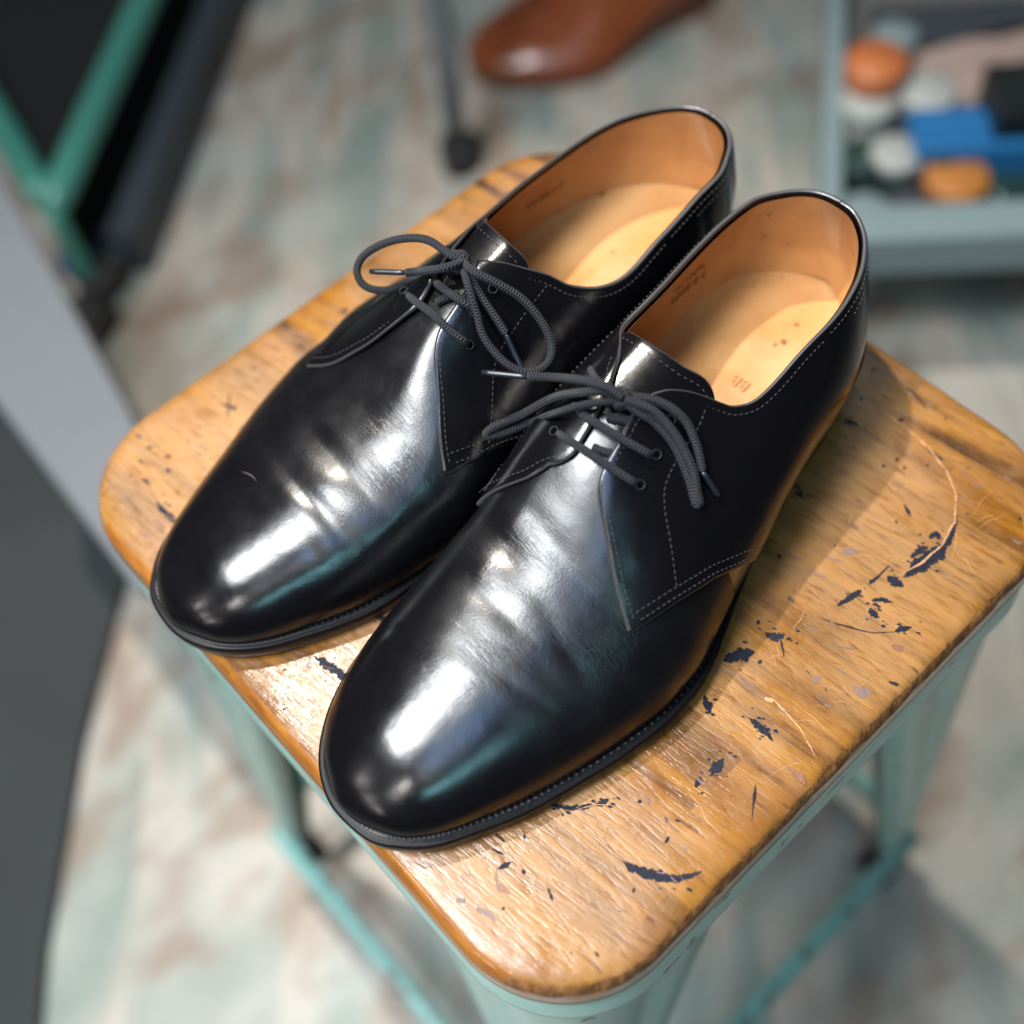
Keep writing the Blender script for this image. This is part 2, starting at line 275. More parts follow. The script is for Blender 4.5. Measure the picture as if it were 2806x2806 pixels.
def floor_mat():
    m,nt,b=mat('distressed_vinyl');v=objco(nt,rot=(0,0,-.9))
    sx=N(nt,'ShaderNodeSeparateXYZ');L(nt,v,sx.inputs[0])
    st=math_(nt,'FLOOR',math_(nt,'MULTIPLY',sx.outputs[1],1/.13));wn=N(nt,'ShaderNodeTexWhiteNoise',noise_dimensions='1D');L(nt,st,wn.inputs['W'])
    cb=N(nt,'ShaderNodeCombineXYZ');L(nt,math_(nt,'MULTIPLY_ADD',wn.outputs['Value'],9.,math_(nt,'MULTIPLY',sx.outputs[0],3.4)),cb.inputs[0]);L(nt,math_(nt,'MULTIPLY',sx.outputs[1],13.),cb.inputs[1])
    a=noise(nt,cb.outputs[0],1.0,2,.5,.5)
    c=ramp(nt,a,[(.28,(.165,.21,.205)),(.40,(.215,.255,.225)),(.50,(.31,.305,.265)),(.58,(.42,.375,.325)),(.68,(.27,.20,.145)),(.78,(.39,.32,.26))])
    n2=noise(nt,objco(nt,scale=(7,14,1),rot=(0,0,-.9)),1.0,3,.55)
    c=mix(nt,ramp(nt,n2,[(.45,0.),(.66,.6)]),c,(.40,.395,.365))
    n3=noise(nt,objco(nt,scale=(9,17,1),rot=(0,0,-.9),loc=(5,2,0)),1.0,3,.55)
    c=mix(nt,ramp(nt,n3,[(.52,0.),(.66,.85)]),c,(.23,.165,.125))
    L(nt,c,b.inputs['Base Color']);b.inputs['Roughness'].default_value=.45;return m
M['floor']=floor_mat()
# ---------------------------------------------------------------- helpers
def link(name,verts,faces,ms,parent=None,smooth=True,base=(0,0,0),midx=None,uvs=None):
    me=bpy.data.meshes.new(name);bx,by,bz=base
    me.from_pydata([(float(p[0])-bx,float(p[1])-by,float(p[2])-bz) for p in verts],[],[tuple(int(i) for i in f) for f in faces]);me.update()
    if not isinstance(ms,(list,tuple)): ms=[ms]
    for m_ in ms: me.materials.append(m_)
    if midx is not None: me.polygons.foreach_set('material_index',[int(i) for i in midx])
    if smooth: me.polygons.foreach_set('use_smooth',[True]*len(me.polygons))
    if uvs is not None:
        ul=me.uv_layers.new(name='UVMap')
        for li,lp in enumerate(me.loops): ul.data[li].uv=uvs[li]
    o=bpy.data.objects.new(name,me);COL.objects.link(o)
    if parent is not None: o.parent=parent
    return o
def tag(o,label=None,cat=None,group=None,kind=None):
    if label:o['label']=label
    if cat:o['category']=cat
    if group:o['group']=group
    if kind:o['kind']=kind
    return o
def empty(name,loc,label,cat,group=None):
    o=bpy.data.objects.new(name,None);COL.objects.link(o);o.location=loc;o.empty_display_size=.02
    return tag(o,label,cat,group)
def gridfaces(n,m,flip=False,off=0,closev=False):
    F=[]
    for i in range(n-1):
        for j in range(m if closev else m-1):
            a=off+i*m+j;b=off+i*m+(j+1)%m;c=off+(i+1)*m+(j+1)%m;d=off+(i+1)*m+j
            F.append((a,d,c,b) if flip else (a,b,c,d))
    return F
class MB:
    def __init__(s): s.v=[];s.f=[];s.mi=[]
    def add(s,v,f,mi=0):
        o=len(s.v);s.v+=[tuple(p) for p in v];s.f+=[tuple(o+i for i in q) for q in f];s.mi+=[mi]*len(f)
    def box(s,c,d,rz=0,mi=0,top=1.,bev=0.):
        cx,cy,cz=c;x,y,z=d[0]/2,d[1]/2,d[2]/2;V=[]
        for zz,k in ((-z,1.),(z,top)):
            for a,b in ((-x,-y),(x,-y),(x,y),(-x,y)):
                a*=k;b*=k;V.append((cx+a*math.cos(rz)-b*math.sin(rz),cy+a*math.sin(rz)+b*math.cos(rz),cz+zz))
        s.add(V,[(0,3,2,1),(4,5,6,7),(0,1,5,4),(1,2,6,5),(2,3,7,6),(3,0,4,7)],mi)
    def build(s,name,ms,parent=None,base=(0,0,0),smooth=False,bevel=0.,label=None):
        o=link(name,s.v,s.f,ms,parent,smooth,base,s.mi)
        if bevel:
            b=o.modifiers.new('bevel','BEVEL');b.width=bevel;b.segments=3;b.limit_method='ANGLE'
            o.data.polygons.foreach_set('use_smooth',[True]*len(o.data.polygons))
            try: o.data.set_sharp_from_angle(angle=math.radians(40))
            except Exception: pass
        if label:o['label']=label
        return o
def tubemesh(P,r,nseg=10,sub=6,cap=True,flat=1.,rfun=None):
    """smooth tube through points, returns verts, faces, per-loop uvs"""
    P=[Vector(p) for p in P];Q=[]
    n=len(P)
    if n==2: Q=[P[0].lerp(P[1],k/6) for k in range(7)]
    else:
        for i in range(n-1):
            p0=P[max(i-1,0)];p1=P[i];p2=P[i+1];p3=P[min(i+2,n-1)]
            for k in range(sub):
                t=k/sub;t2=t*t;t3=t2*t
                Q.append(.5*((2*p1)+(p2-p0)*t+(2*p0-5*p1+4*p2-p3)*t2+(3*p1-p0-3*p2+p3)*t3))
        Q.append(P[-1])
    T=[(Q[min(i+1,len(Q)-1)]-Q[max(i-1,0)]).normalized() for i in range(len(Q))]
    nrm_=T[0].orthogonal().normalized();V=[];S=[0.]
    for i,q in enumerate(Q):
        if i: S.append(S[-1]+(q-Q[i-1]).length)
        nrm_=(nrm_-T[i]*nrm_.dot(T[i])).normalized();bn=T[i].cross(nrm_)
        rr=r if rfun is None else r*rfun(i/(len(Q)-1))
        if cap and i in(0,len(Q)-1): rr*=.8
        for k in range(nseg):
            a=2*PI*k/nseg;V.append(q+nrm_*(rr*math.cos(a))+bn*(rr*math.sin(a)*flat))
    F=[];U=[]
    for i in range(len(Q)-1):
        for k in range(nseg):
            a=i*nseg+k;b=i*nseg+(k+1)%nseg;F.append((a,b,b+nseg,a+nseg));U+=[(S[i],k/nseg),(S[i],(k+1)/nseg),(S[i+1],(k+1)/nseg),(S[i+1],k/nseg)]
    F.append(tuple(range(nseg))[::-1]);U+=[(0,0)]*nseg
    o=(len(Q)-1)*nseg;F.append(tuple(range(o,o+nseg)));U+=[(S[-1],0)]*nseg
    return V,F,U
# ---------------------------------------------------------------- shoe
def Uof(x): return float(U_of(x))
def arc_resample(uvp,n,power=1.):
    """polyline in (u,phi) resampled evenly by 3D length, smoothed with catmull-rom"""
    A=np.array(uvp,float);Q=[]
    for i in range(len(A)-1):
        p0=A[max(i-1,0)];p1=A[i];p2=A[i+1];p3=A[min(i+2,len(A)-1)]
        for k in range(12):
            t=k/12;Q.append(.5*((2*p1)+(p2-p0)*t+(2*p0-5*p1+4*p2-p3)*t*t+(3*p1-p0-3*p2+p3)*t**3))
    Q.append(A[-1]);Q=np.array(Q);Q[:,0]=np.clip(Q[:,0],0,1);Q[:,1]=np.clip(Q[:,1],-PI/2,PI/2)
    P=surf(Q[:,0],Q[:,1]);d=np.r_[0,np.cumsum(np.linalg.norm(np.diff(P,axis=0),axis=1))]
    t=np.linspace(0,d[-1],n);return np.stack([np.interp(t,d,Q[:,0]),np.interp(t,d,Q[:,1])],-1)
def lin_resample(uvp,n):
    Q=[]
    A=np.array(uvp,float)
    for a,b in zip(A,A[1:]): Q+=[a+(b-a)*k/12 for k in range(12)]
    Q.append(A[-1]);Q=np.array(Q);P=surf(Q[:,0],Q[:,1]);d=np.r_[0,np.cumsum(np.linalg.norm(np.diff(P,axis=0),axis=1))]
    t=np.linspace(0,d[-1],n);return np.stack([np.interp(t,d,Q[:,0]),np.interp(t,d,Q[:,1])],-1)
def phi_z(x,z,sg):
    u=Uof(x);lo,hi=0.02,PI/2
    for _ in range(40):
        m_=(lo+hi)/2
        if surf(u,sg*m_)[2]>z: lo=m_
        else: hi=m_
    return sg*(lo+hi)/2
def outn(u,ph):
    n=nrm(u,ph);P=surf(u,ph);Cn=np.stack([P[...,0]*.9,np.full(P.shape[:-1],-.015),np.full(P.shape[:-1],.02)],-1)
    s=np.sign(np.sum(n*(P-Cn),-1,keepdims=True));s[s==0]=1
    return n*s
FEAT={
'near':dict(
 lat=[(.0169,.272),(.0082,.258),(.0002,.262),(-.0073,.267),(-.0116,.281),(-.0155,.32),(-.0197,.39),(-.0259,.51),(-.0326,.672),(-.0388,.85)],
 med=[(.0187,-.16),(.012,-.03),(.0002,.04),(-.0104,.055),(-.0154,.05),(-.0205,.01),(-.0275,-.16),(-.0345,-.48),(-.0405,-.86)],
 topl=[(.0169,.272),(.0215,.344),(.0273,.479),(.0345,.681),(.0385,.765),(.0464,.843),(.0589,.879)],topm=[(.0187,-.16),(.0235,-.25),(.029,-.42),(.036,-.56)],
 zl=[(.077,.0702),(.1,.073),(.125,.0752),(.136,.076)],zm=[(.05,.0745),(.08,.0735),(.11,.075),(.136,.076)],zt=.076,
 seaml=[(-.0222,.942),(-.0029,1.112),(.0126,1.288)],seamm=[(-.022,-1.02),(-.003,-1.18),(.0126,-1.33)],
 stl=[(.0291,.613),(.0218,.64),(.0113,.627),(.0008,.631),(-.0048,.685),(-.0104,.793),(-.0175,.92)],stm=[(.031,-.56),(.022,-.6),(.011,-.62),(0,-.68),(-.008,-.78),(-.018,-.96)],
 el=[(-.0054,.501),(.0045,.501),(.0157,.47)],em=[(-.011,-.249),(-.0017,-.182),(.009,-.20)]),
'far':dict(
 lat=[(.0236,.348),(.0175,.272),(.0033,.213),(-.0079,.187),(-.0150,.22),(-.0222,.29),(-.032,.42),(-.0404,.60),(-.043,.84)],
 med=[(.0169,.0),(.0089,-.074),(.0027,-.10),(-.0036,-.115),(-.0079,-.13),(-.0141,-.213),(-.0234,-.411),(-.0332,-.578),(-.0395,-.78)],
 topl=[(.0236,.348),(.028,.45),(.0345,.60)],topm=[(.0169,.0),(.0215,-.18),(.0267,-.384),(.0333,-.587),(.0385,-.76),(.0487,-.93),(.0612,-1.02)],
 zl=[(.05,.0725),(.08,.0705),(.11,.0715),(.136,.073)],zm=[(.078,.0635),(.098,.068),(.118,.0715),(.136,.073)],zt=.073,
 seaml=[(-.022,1.0),(-.003,1.16),(.0126,1.32)],seamm=[(-.0259,-.906),(-.011,-1.081),(.008,-1.33)],
 stl=[(.030,.58),(.0218,.62),(.0113,.62),(.0008,.65),(-.008,.75),(-.0175,.93)],stm=[(.0321,-.613),(.023,-.627),(.012,-.654),(-.0005,-.69),(-.0116,-.84),(-.020,-.93)],
 el=[(-.0048,.371),(.0039,.36),(.015,.40)],em=[(-.0029,-.43),(.0045,-.34),(.0135,-.30)])}
FEATP={'near':{'lat':[(0.0166,0.272),(0.0072,0.254),(-0.0009,0.276),(-0.0084,0.281),(-0.0128,0.29),(-0.0166,0.317),(-0.0203,0.38),(-0.0259,0.506),(-0.0327,0.658),(-0.0382,0.825)],'med':[(0.0184,-0.101),(0.011,0.011),(-0.0009,0.065),(-0.0116,0.079),(-0.0159,0.07),(-0.0215,0.0),(-0.0285,-0.18),(-0.035,-0.48),(-0.0405,-0.86)],'el':[(-0.0065,0.501),(0.0041,0.501),(0.0153,0.465)],'em':[(-0.0128,-0.119),(-0.0034,-0.083),(0.009,-0.2)]},'far':{'lat':[(0.0236,0.36),(0.0172,0.27),(0.0022,0.169),(-0.0097,0.142),(-0.0222,0.299),(-0.0315,0.456),(-0.0394,0.6),(-0.0435,0.8)],'med':[(0.0166,0.016),(0.0085,-0.092),(0.0022,-0.128),(-0.004,-0.146),(-0.0091,-0.16),(-0.0147,-0.245),(-0.0234,-0.425),(-0.0333,-0.569),(-0.0388,-0.708)],'em':[(-0.0047,-0.456),(0.0035,-0.312),(0.0135,-0.3)],'el':[(-0.0059,0.389),(0.0029,0.187),(0.015,0.4)]}}
for _k in FEATP: FEAT[_k].update(FEATP[_k]);FEAT[_k]["topl"][0]=FEAT[_k]["lat"][0];FEAT[_k]["topm"][0]=FEAT[_k]["med"][0]
CREASE={ # x0, slope, curve, depth, width, lateral span centre, half span
'near':[(-.049,-.12,3.,.0024,.0042,-.024,.015),(-.066,.05,2.5,.0007,.0030,-.006,.017),(-.081,.22,0.,.0004,.0022,.010,.020),(-.094,.25,0,.0003,.002,-.026,.014),(-.058,-.2,1.,.0005,.0026,.020,.015),(-.038,-.1,1.,.0005,.003,-.01,.02)],
'far':[(-.081,.05,1.,.0013,.0030,-.006,.024),(-.064,.05,1.5,.0017,.0036,-.008,.022),(-.055,-.1,1.5,.0008,.0032,-.02,.016),(-.074,.1,0.,.0005,.0028,.016,.018),(-.045,.0,1.,.0006,.0034,0.,.022),(-.092,.1,0.,.0004,.0028,-.014,.02)]}
def creases(side,P):
    d=np.zeros(P.shape[:-1])
    x,y=P[...,0],P[...,1]
    for (x0,sl,cv,dp,w,yc,hs) in CREASE[side]:
        dd=x-(x0+sl*(y-yc)+cv*(y-yc)**2);am=np.exp(-np.abs((y-yc)/hs)**3)
        d+=am*dp*.46*(-np.exp(-(dd/w)**2)+.55*np.exp(-((dd-2.1*w)/(1.3*w))**2)+.45*np.exp(-((dd+2.1*w)/(1.4*w))**2))
    return d
def shell(side,uv,offs,name,m,parent,base,rim=('v1',),rr=.0014,disp=None,inward=0.002,smoothuv=None):
    """uv: grid (n,m,2); offs: grid of normal offsets; rounded rolled edges on the chosen borders"""
    u,p=uv[...,0],uv[...,1];P=surf(u,p);nn=outn(u,p);o=offs if hasattr(offs,'shape') else np.full(u.shape,offs)
    if disp is not None: o=o+disp(P)
    Q=P+nn*o[...,None];n,mm=u.shape;V=list(place(Q,side).reshape(-1,3));F=gridfaces(n,mm);rimF=[]
    for r in rim:
        if r=='v1': A,B,idx=Q[:,-1],Q[:,-2],[i*mm+mm-1 for i in range(n)];na=nn[:,-1]
        elif r=='v0': A,B,idx=Q[:,0],Q[:,1],[i*mm for i in range(n)];na=nn[:,0]
        elif r=='u1': A,B,idx=Q[-1],Q[-2],[(n-1)*mm+j for j in range(mm)];na=nn[-1]
        else: A,B,idx=Q[0],Q[1],[j for j in range(mm)];na=nn[0]
        k=np.gradient(A,axis=0);k/=np.linalg.norm(k,axis=1,keepdims=True)+1e-12
        t=np.cross(k,na);t/=np.linalg.norm(t,axis=1,keepdims=True)+1e-12
        sg=np.sign(np.sum(t*(A-B),1));g=np.sign(np.sum(sg)) or 1;t=t*g
        prev=idx
        for a in (30,60,90,120,150,180):
            a=math.radians(a);h=inward/2
            R_=A+t*(math.sin(a)*rr)-na*(h-h*math.cos(a))
            cur=list(range(len(V),len(V)+len(A)));V+=list(place(R_,side))
            for i in range(len(A)-1):
                F.append((prev[i],prev[i+1],cur[i+1],cur[i]))
                if 0.9<a<2.3: rimF.append(len(F)-1)
            prev=cur
        R_=A-(t*.003)-na*inward
        cur=list(range(len(V),len(V)+len(A)));V+=list(place(R_,side))
        for i in range(len(A)-1): F.append((prev[i],prev[i+1],cur[i+1],cur[i]))
    ob=link(name,V,F,[m,M['rimedge']],parent,True,base)
    for i in rimF: ob.data.polygons[i].material_index=1
    bm=bmesh.new();bm.from_mesh(ob.data);bmesh.ops.recalc_face_normals(bm,faces=bm.faces);bm.to_mesh(ob.data);bm.free()
    return ob
def offset_uv(uvc,d):
    """shift a (u,phi) curve sideways over the surface by d metres"""
    out=[];e=1e-3
    P=surf(uvc[:,0],uvc[:,1]);T=np.gradient(P,axis=0);nn=outn(uvc[:,0],uvc[:,1])
    for i,(u,p) in enumerate(uvc):
        t=T[i]/(np.linalg.norm(T[i])+1e-12);s=np.cross(nn[i],t)
        Su=(surf(min(u+e,1),p)-surf(max(u-e,0),p))/(2*e);Sp=(surf(u,p+e)-surf(u,p-e))/(2*e)
        sol,*_=np.linalg.lstsq(np.stack([Su,Sp],1),s*d,rcond=None);out.append((np.clip(u+sol[0],0,1),np.clip(p+sol[1],-PI/2,PI/2)))
    return np.array(out)
def stitches(mb,side,uvc,off,length=.0013,gap=.0009,w=.00025,h=.0002):
    P=surf(uvc[:,0],uvc[:,1])+outn(uvc[:,0],uvc[:,1])*off;P=place(P,side);
    nn=place(surf(uvc[:,0],uvc[:,1])+outn(uvc[:,0],uvc[:,1])*(off+.001),side)-P
    d=np.r_[0,np.cumsum(np.linalg.norm(np.diff(P,axis=0),axis=1))];s=gap
    while s+length<d[-1]:
        a=np.array([np.interp(s,d,P[:,k]) for k in range(3)]);b=np.array([np.interp(s+length,d,P[:,k]) for k in range(3)])
        n_=np.array([np.interp(s,d,nn[:,k]) for k in range(3)]);n_/=np.linalg.norm(n_)+1e-12;t=b-a;t/=np.linalg.norm(t)+1e-12;c=np.cross(n_,t);
        c=c*w/2;m_=(a+b)/2+n_*h
        j=c*(RNG.rand()-.5)*.7
        V=[a+c+j,a-c+j,b-c-j,b+c-j,(a*2+b)/3+n_*h+c*.6,(a*2+b)/3+n_*h-c*.6,(a+2*b)/3+n_*h-c*.6,(a+2*b)/3+n_*h+c*.6]
        mb.add(V,[(4,5,6,7),(0,1,5,4),(1,2,6,5),(2,3,7,6),(3,0,4,7)]);s+=length+gap
def torus(mb,c,n,R_,r,seg=16,ring=6,mi=0):
    n=Vector(n).normalized();a=n.orthogonal().normalized();b=n.cross(a);c=Vector(c);V=[]
    for i in range(seg):
        t=2*PI*i/seg;d=a*math.cos(t)+b*math.sin(t)
        for k in range(ring):
            s=2*PI*k/ring;V.append(c+d*(R_+r*math.cos(s))+n*(r*math.sin(s)))
    F=[]
    for i in range(seg):
        for k in range(ring): F.append((i*ring+k,((i+1)%seg)*ring+k,((i+1)%seg)*ring+(k+1)%ring,i*ring+(k+1)%ring))
    mb.add(V,F,mi)
def sole_ring(side,inset,zf,n=90):
    uu=np.linspace(0,1,n)
    x=X_of(uu,*WX);yl=wl(uu);ym=wm(uu)
    pts=[(a,b) for a,b in zip(x,yl)]+[(a,b) for a,b in zip(x[::-1][1:-1],ym[::-1][1:-1])]
    pts=np.array(pts);t=np.roll(pts,-1,0)-np.roll(pts,1,0);t/=np.linalg.norm(t,axis=1,keepdims=True)
    nn=np.stack([-t[:,1],t[:,0]],1);q=pts+nn*0
    # inward = toward centroid side
    cen=np.stack([pts[:,0]*.93,np.full(len(pts),-.012)],1);sg=np.sign(np.sum(nn*(pts-cen),1));nn*=sg[:,None]
    q=pts-nn*inset
    return np.stack([q[:,0],q[:,1],zf(pts[:,0])],-1)
def make_shoe(side,name,label,laces,knot):
    f=FEAT[side];base=(0.,-.065,0.) if side=='near' else (0.,.055,0.)
    root=empty(name,base,label,'shoe','pair of black derby shoes on the stool')
    # vamp: whole forepart running back under the quarters
    nu,nv=150,130
    uu=np.concatenate([[0.0008],np.linspace(.006,Uof(.004),nu-1)]);pp=np.linspace(-PI/2,PI/2,nv)
    G=np.stack(np.meshgrid(uu,pp,indexing='ij'),-1)
    shell(side,G,0.,'vamp',M['vamp'],root,base,rim=(),disp=lambda P:creases(side,P))
    # tongue
    nt_=50;TX=pchip([-.62,-.1,.28,.57,.75],[.0315,.0285,.0305,.0352,.037]);TG=[];tip=f['lat'][0][1];
    ce=.10
    for i in range(nt_):
        row=[];s=i/(nt_-1)
        for j in range(60):
            k=j/59*2-1;hw=.62
            x1=float(TX(ce+k*hw))-(.004*abs(k)**8)
            row.append((Uof(-.03+(x1+.03)*s),ce+k*hw*(1-.12*s**6*abs(k))))
        TG.append(row)
    TG=np.array(TG);so=np.linspace(0,1,nt_)[:,None]*np.ones((1,60))
    shell(side,TG,-.0003+.0012*so**2,'tongue',M['leather'],root,base,rim=('u1',),rr=.0012,inward=.0022)
    st=MB();tb=arc_resample(offset_uv(TG[-1,3:-3],.0),80)
    tb[:,0]-=.006;stitches(st,side,tb,.0012+.0002,length=.0013,gap=.0013)
    # quarters
    for sg,fk,tk,zk,sk,ik,ek in ((1,'lat','topl','zl','seaml','stl','el'),(-1,'med','topm','zm','seamm','stm','em')):
        fac=[(Uof(x),p) for x,p in f[fk]][::-1]       # tip -> top
        top=[(Uof(x),p) for x,p in f[tk]]+[(Uof(x),phi_z(x,z,sg)) for x,z in f[zk]]
        ph_end=phi_z(.1378,f['zt'],sg);top=top+[(.992,phi_z(float(X_of(.992)),f['zt'],sg)),(1.,ph_end)]
        tipuv=fac[0];seam=[tipuv]+[(Uof(x),p) for x,p in f[sk]]+[(Uof(.028),sg*PI/2)]
        n1,n2=60,110
        T1=arc_resample(fac,n1);T2=arc_resample(top,n2)
        B1=lin_resample(seam,n1);B2=lin_resample([(Uof(.028),sg*PI/2),(1.,sg*PI/2)],n2)
        Tc=np.concatenate([T1,T2[1:]]);Bc=np.concatenate([B1,B2[1:]]);nv2=46
        k=np.linspace(0,1,nv2)[None,:,None];G=Bc[:,None,:]*(1-k)+Tc[:,None,:]*k
        flare=np.zeros(G.shape[:2]);si=np.arange(len(Tc))/n1
        w=np.clip(1-np.abs(si-.75)/.65,0,1)[:,None]*np.linspace(0,1,nv2)[None,:]**3
        flare=.0017+.0016*w*(1.6 if side=='far' and sg>0 else 1.)
        # stand the topline piping slightly proud
        q=shell(side,G,flare,'quarter',M['leather'],root,base,rim=('v1','v0'),rr=.0011,inward=.0022)
        # stitching
        def so_(c,d,ref):
            a=offset_uv(c,d);b=offset_uv(c,-d)
            Pr=surf(*ref);return a if np.linalg.norm(surf(*a[len(a)//2])-Pr)<np.linalg.norm(surf(*b[len(b)//2])-Pr) else b
        refpt=(Uof(.02),sg*1.15)
        fo=.0017+.0016*.5
        stitches(st,side,so_(T1[2:],.0016,refpt),.0030)
        stitches(st,side,so_(T2[2:60],.0022,(Uof(.07),sg*PI/2*.98)),.0019)
        stitches(st,side,so_(T2[60:],.0018,(Uof(.11),sg*PI/2*.98)),.0019)
        stitches(st,side,so_(T2[70:],.0050,(Uof(.11),sg*PI/2*.98)),.0019)
        stitches(st,side,so_(B1[3:],.0013,refpt),.0019)
        stitches(st,side,so_(B1[3:],.0042,refpt),.0019)
        a=arc_resample([(Uof(x),p) for x,p in f[ik]],70);stitches(st,side,a,.0022)
        # eyelets
        for x,p in f[ek]:
            u=Uof(x);P=surf(u,p);n_=outn(np.array([u]),np.array([p]))[0]
            c=place(P+n_*.0032,side);c2=place(P+n_*.0042,side);nv_=Vector(c2)-Vector(c)
            eb=MB();torus(eb,c,nv_,.0016,.0002,mi=0)
            a_=nv_.normalized().orthogonal().normalized();b_=nv_.normalized().cross(a_)
            cc=Vector(c);eb.add([cc+(a_*math.cos(t)+b_*math.sin(t))*.0016 for t in [2*PI*i/14 for i in range(14)]],[tuple(range(14))],1)
            eb.build('eyelet',[M['thread_black'],M['hole']],root,base,True)
    # heel back seam strip
    # lining
    nl=120;
    for sg,fk,tk,zk in ((1,'lat','topl','zl'),(-1,'med','topm','zm')):
        top=[(Uof(x),p) for x,p in f[tk]]+[(Uof(x),phi_z(x,z,sg)) for x,z in f[zk]]+[(.992,phi_z(float(X_of(.992)),f['zt'],sg)),(1.,phi_z(.1378,f['zt'],sg))]
        T=arc_resample(top,nl);B=lin_resample([(Uof(-.02),sg*PI/2*.98),(1.,sg*PI/2*.98)],nl)
        k=np.linspace(0,1,30)[None,:,None];G=B[:,None,:]*(1-k)+T[:,None,:]*k
        shell(side,G,-.0016,'lining',M['lining'],root,base,rim=())
    zz_=np.linspace(f['zt']-.005,.034,40);hs=np.array([(.985,phi_z(float(X_of(.985)),z,1)) for z in zz_]);hb_=MB();stitches(hb_,side,hs,-.0020,w=.0003);hb_.build('heel_seam',[M['tanthread']],root,base)
    # insole
    V=[];n=80;m_=34
    for i in range(n):
        u=Uof(-.035)+(.985-Uof(-.035))*i/(n-1);x=float(X_of(u))
        for j in range(m_):
            k=j/(m_-1)*2-1;ins=.0032
            yl=float(fl(u))-ins;ym=float(fm(u))+ins;yc=(yl+ym)/2;hw=max((yl-ym)/2,.001)
            xx=x-.0035*sm(.9,1.,u)
            V.append((xx,yc+hw*k,float(Z0(x))+.0026+.0022*abs(k)**5-.0012*(1-k*k)))
    link('insole',place(np.array(V),side),gridfaces(n,m_),M['insole'],root,True,base)
    # dark seam between insole and lining
    sm_pts=[]
    for sgn,fn in ((1,fl),(-1,fm)):
        us_=np.linspace(Uof(-.01),.985,60)
        if sgn<0: us_=us_[::-1]
        for u in us_:
            x=float(X_of(u));sm_pts.append((x-.0035*sm(.9,1.,u),float(fn(u))-sgn*.0036,float(Z0(x))+.0048))
    v_,f_,u_=tubemesh(place(np.array(sm_pts),side),.00045,6,1);link('seam',v_,f_,M['ink'],root,True,base)
    # welt and outsole
    zt=lambda x:Z0(x)
    def ringmesh(levels,nm,m_,capb=True,capt=False):
        Vv=[];k=None
        for ins,zf in levels:
            r_=sole_ring(side,ins,zf);k=len(r_);Vv+=list(place(r_,side))
        F=[]
        for a in range(len(levels)-1):
            for i in range(k): F.append((a*k+i,a*k+(i+1)%k,(a+1)*k+(i+1)%k,(a+1)*k+i))
        if capb: F.append(tuple(range(k))[::-1])
        if capt: F.append(tuple(range((len(levels)-1)*k,len(levels)*k)))
        o_=link(nm,Vv,F,m_,root,True,base)
        bm=bmesh.new();bm.from_mesh(o_.data);bmesh.ops.recalc_face_normals(bm,faces=bm.faces);bm.to_mesh(o_.data);bm.free()
        try:o_.data.set_sharp_from_angle(angle=math.radians(50))
        except Exception: pass
        return o_
    wz=lambda d:(lambda x:zt(x)+d)
    ringmesh([(.012,wz(-.0026)),(.0012,wz(-.0026)),(.0004,wz(-.0023)),(.0,wz(-.0014)),(.0003,wz(-.0006)),(.0010,wz(-.0002)),(.0016,wz(-.0004)),(.0022,wz(-.0002)),(.012,wz(.0006))],'welt',M['edge'],False)
    bz=lambda d:(lambda x:np.maximum(zt(x)-.0086,0.0002)+d)
    ringmesh([(.0035,bz(0)),(.0014,bz(.0000)),(.0008,bz(.0007)),(.0006,bz(.002)),(.0006,wz(-.0042)),(.0010,wz(-.0032)),(.0022,wz(-.0027))],'outsole',M['soledark'],True)
    # welt stitching
    r_=sole_ring(side,.0034,wz(.00025),140);r_=r_[(r_[:,0]<.03)];wst=MB()
    for q in r_:
        c=Vector(place(q,side));wst.box(c,(.0011,.0009,.0006),RNG.rand()*3)
    wst.build('welt_stitching',[M['thread_black']],root,base)
    # heel block
    ux=[];hx0=.060
    r0=sole_ring(side,.0012,lambda x:zt(x)-.0084);sel=r0[r0[:,0]>hx0]
    # order ring contiguous: lateral part first then medial part
    HV=[];lv=[(.0,1.),(.0012,.9),(.0022,.5),(.0026,.06),(.0034,.0)]
    cen=np.array([.10,-.022])
    for ins,k in lv:
        for q in sel:
            d=q[:2]-cen;d=d/np.linalg.norm(d);HV.append((q[0]-d[0]*ins,q[1]-d[1]*ins,q[2]*k+(.0002 if k==0 else 0)))
    k=len(sel);F=[]
    for a in range(len(lv)-1):
        for i in range(k): F.append((a*k+i,a*k+(i+1)%k,(a+1)*k+(i+1)%k,(a+1)*k+i))
    F.append(tuple(range((len(lv)-1)*k,len(lv)*k)))
    o_=link('heel',place(np.array(HV),side),F,M['heel'],root,True,base)
    bm=bmesh.new();bm.from_mesh(o_.data);bmesh.ops.recalc_face_normals(bm,faces=bm.faces);bm.to_mesh(o_.data);bm.free()
    try:o_.data.set_sharp_from_angle(angle=math.radians(45))
    except Exception: pass
    st.build('stitching',[M['thread']],root,base)
    # laces: one continuous object of several runs, aglets as its children
    V=[];F=[];U=[]
    def addt(P,r,**k):
        v,f_,u_=tubemesh(P,r,**k);o=len(V);V.extend(v);F.extend([tuple(o+i for i in q) for q in f_]);U.extend(u_)
    for kx,P in laces.items():
        if kx.startswith('agl'): continue
        addt(P,.00155,nseg=12,sub=8,flat=.86)
    kx_,ky,kz=knot;kn=Vector(knot)
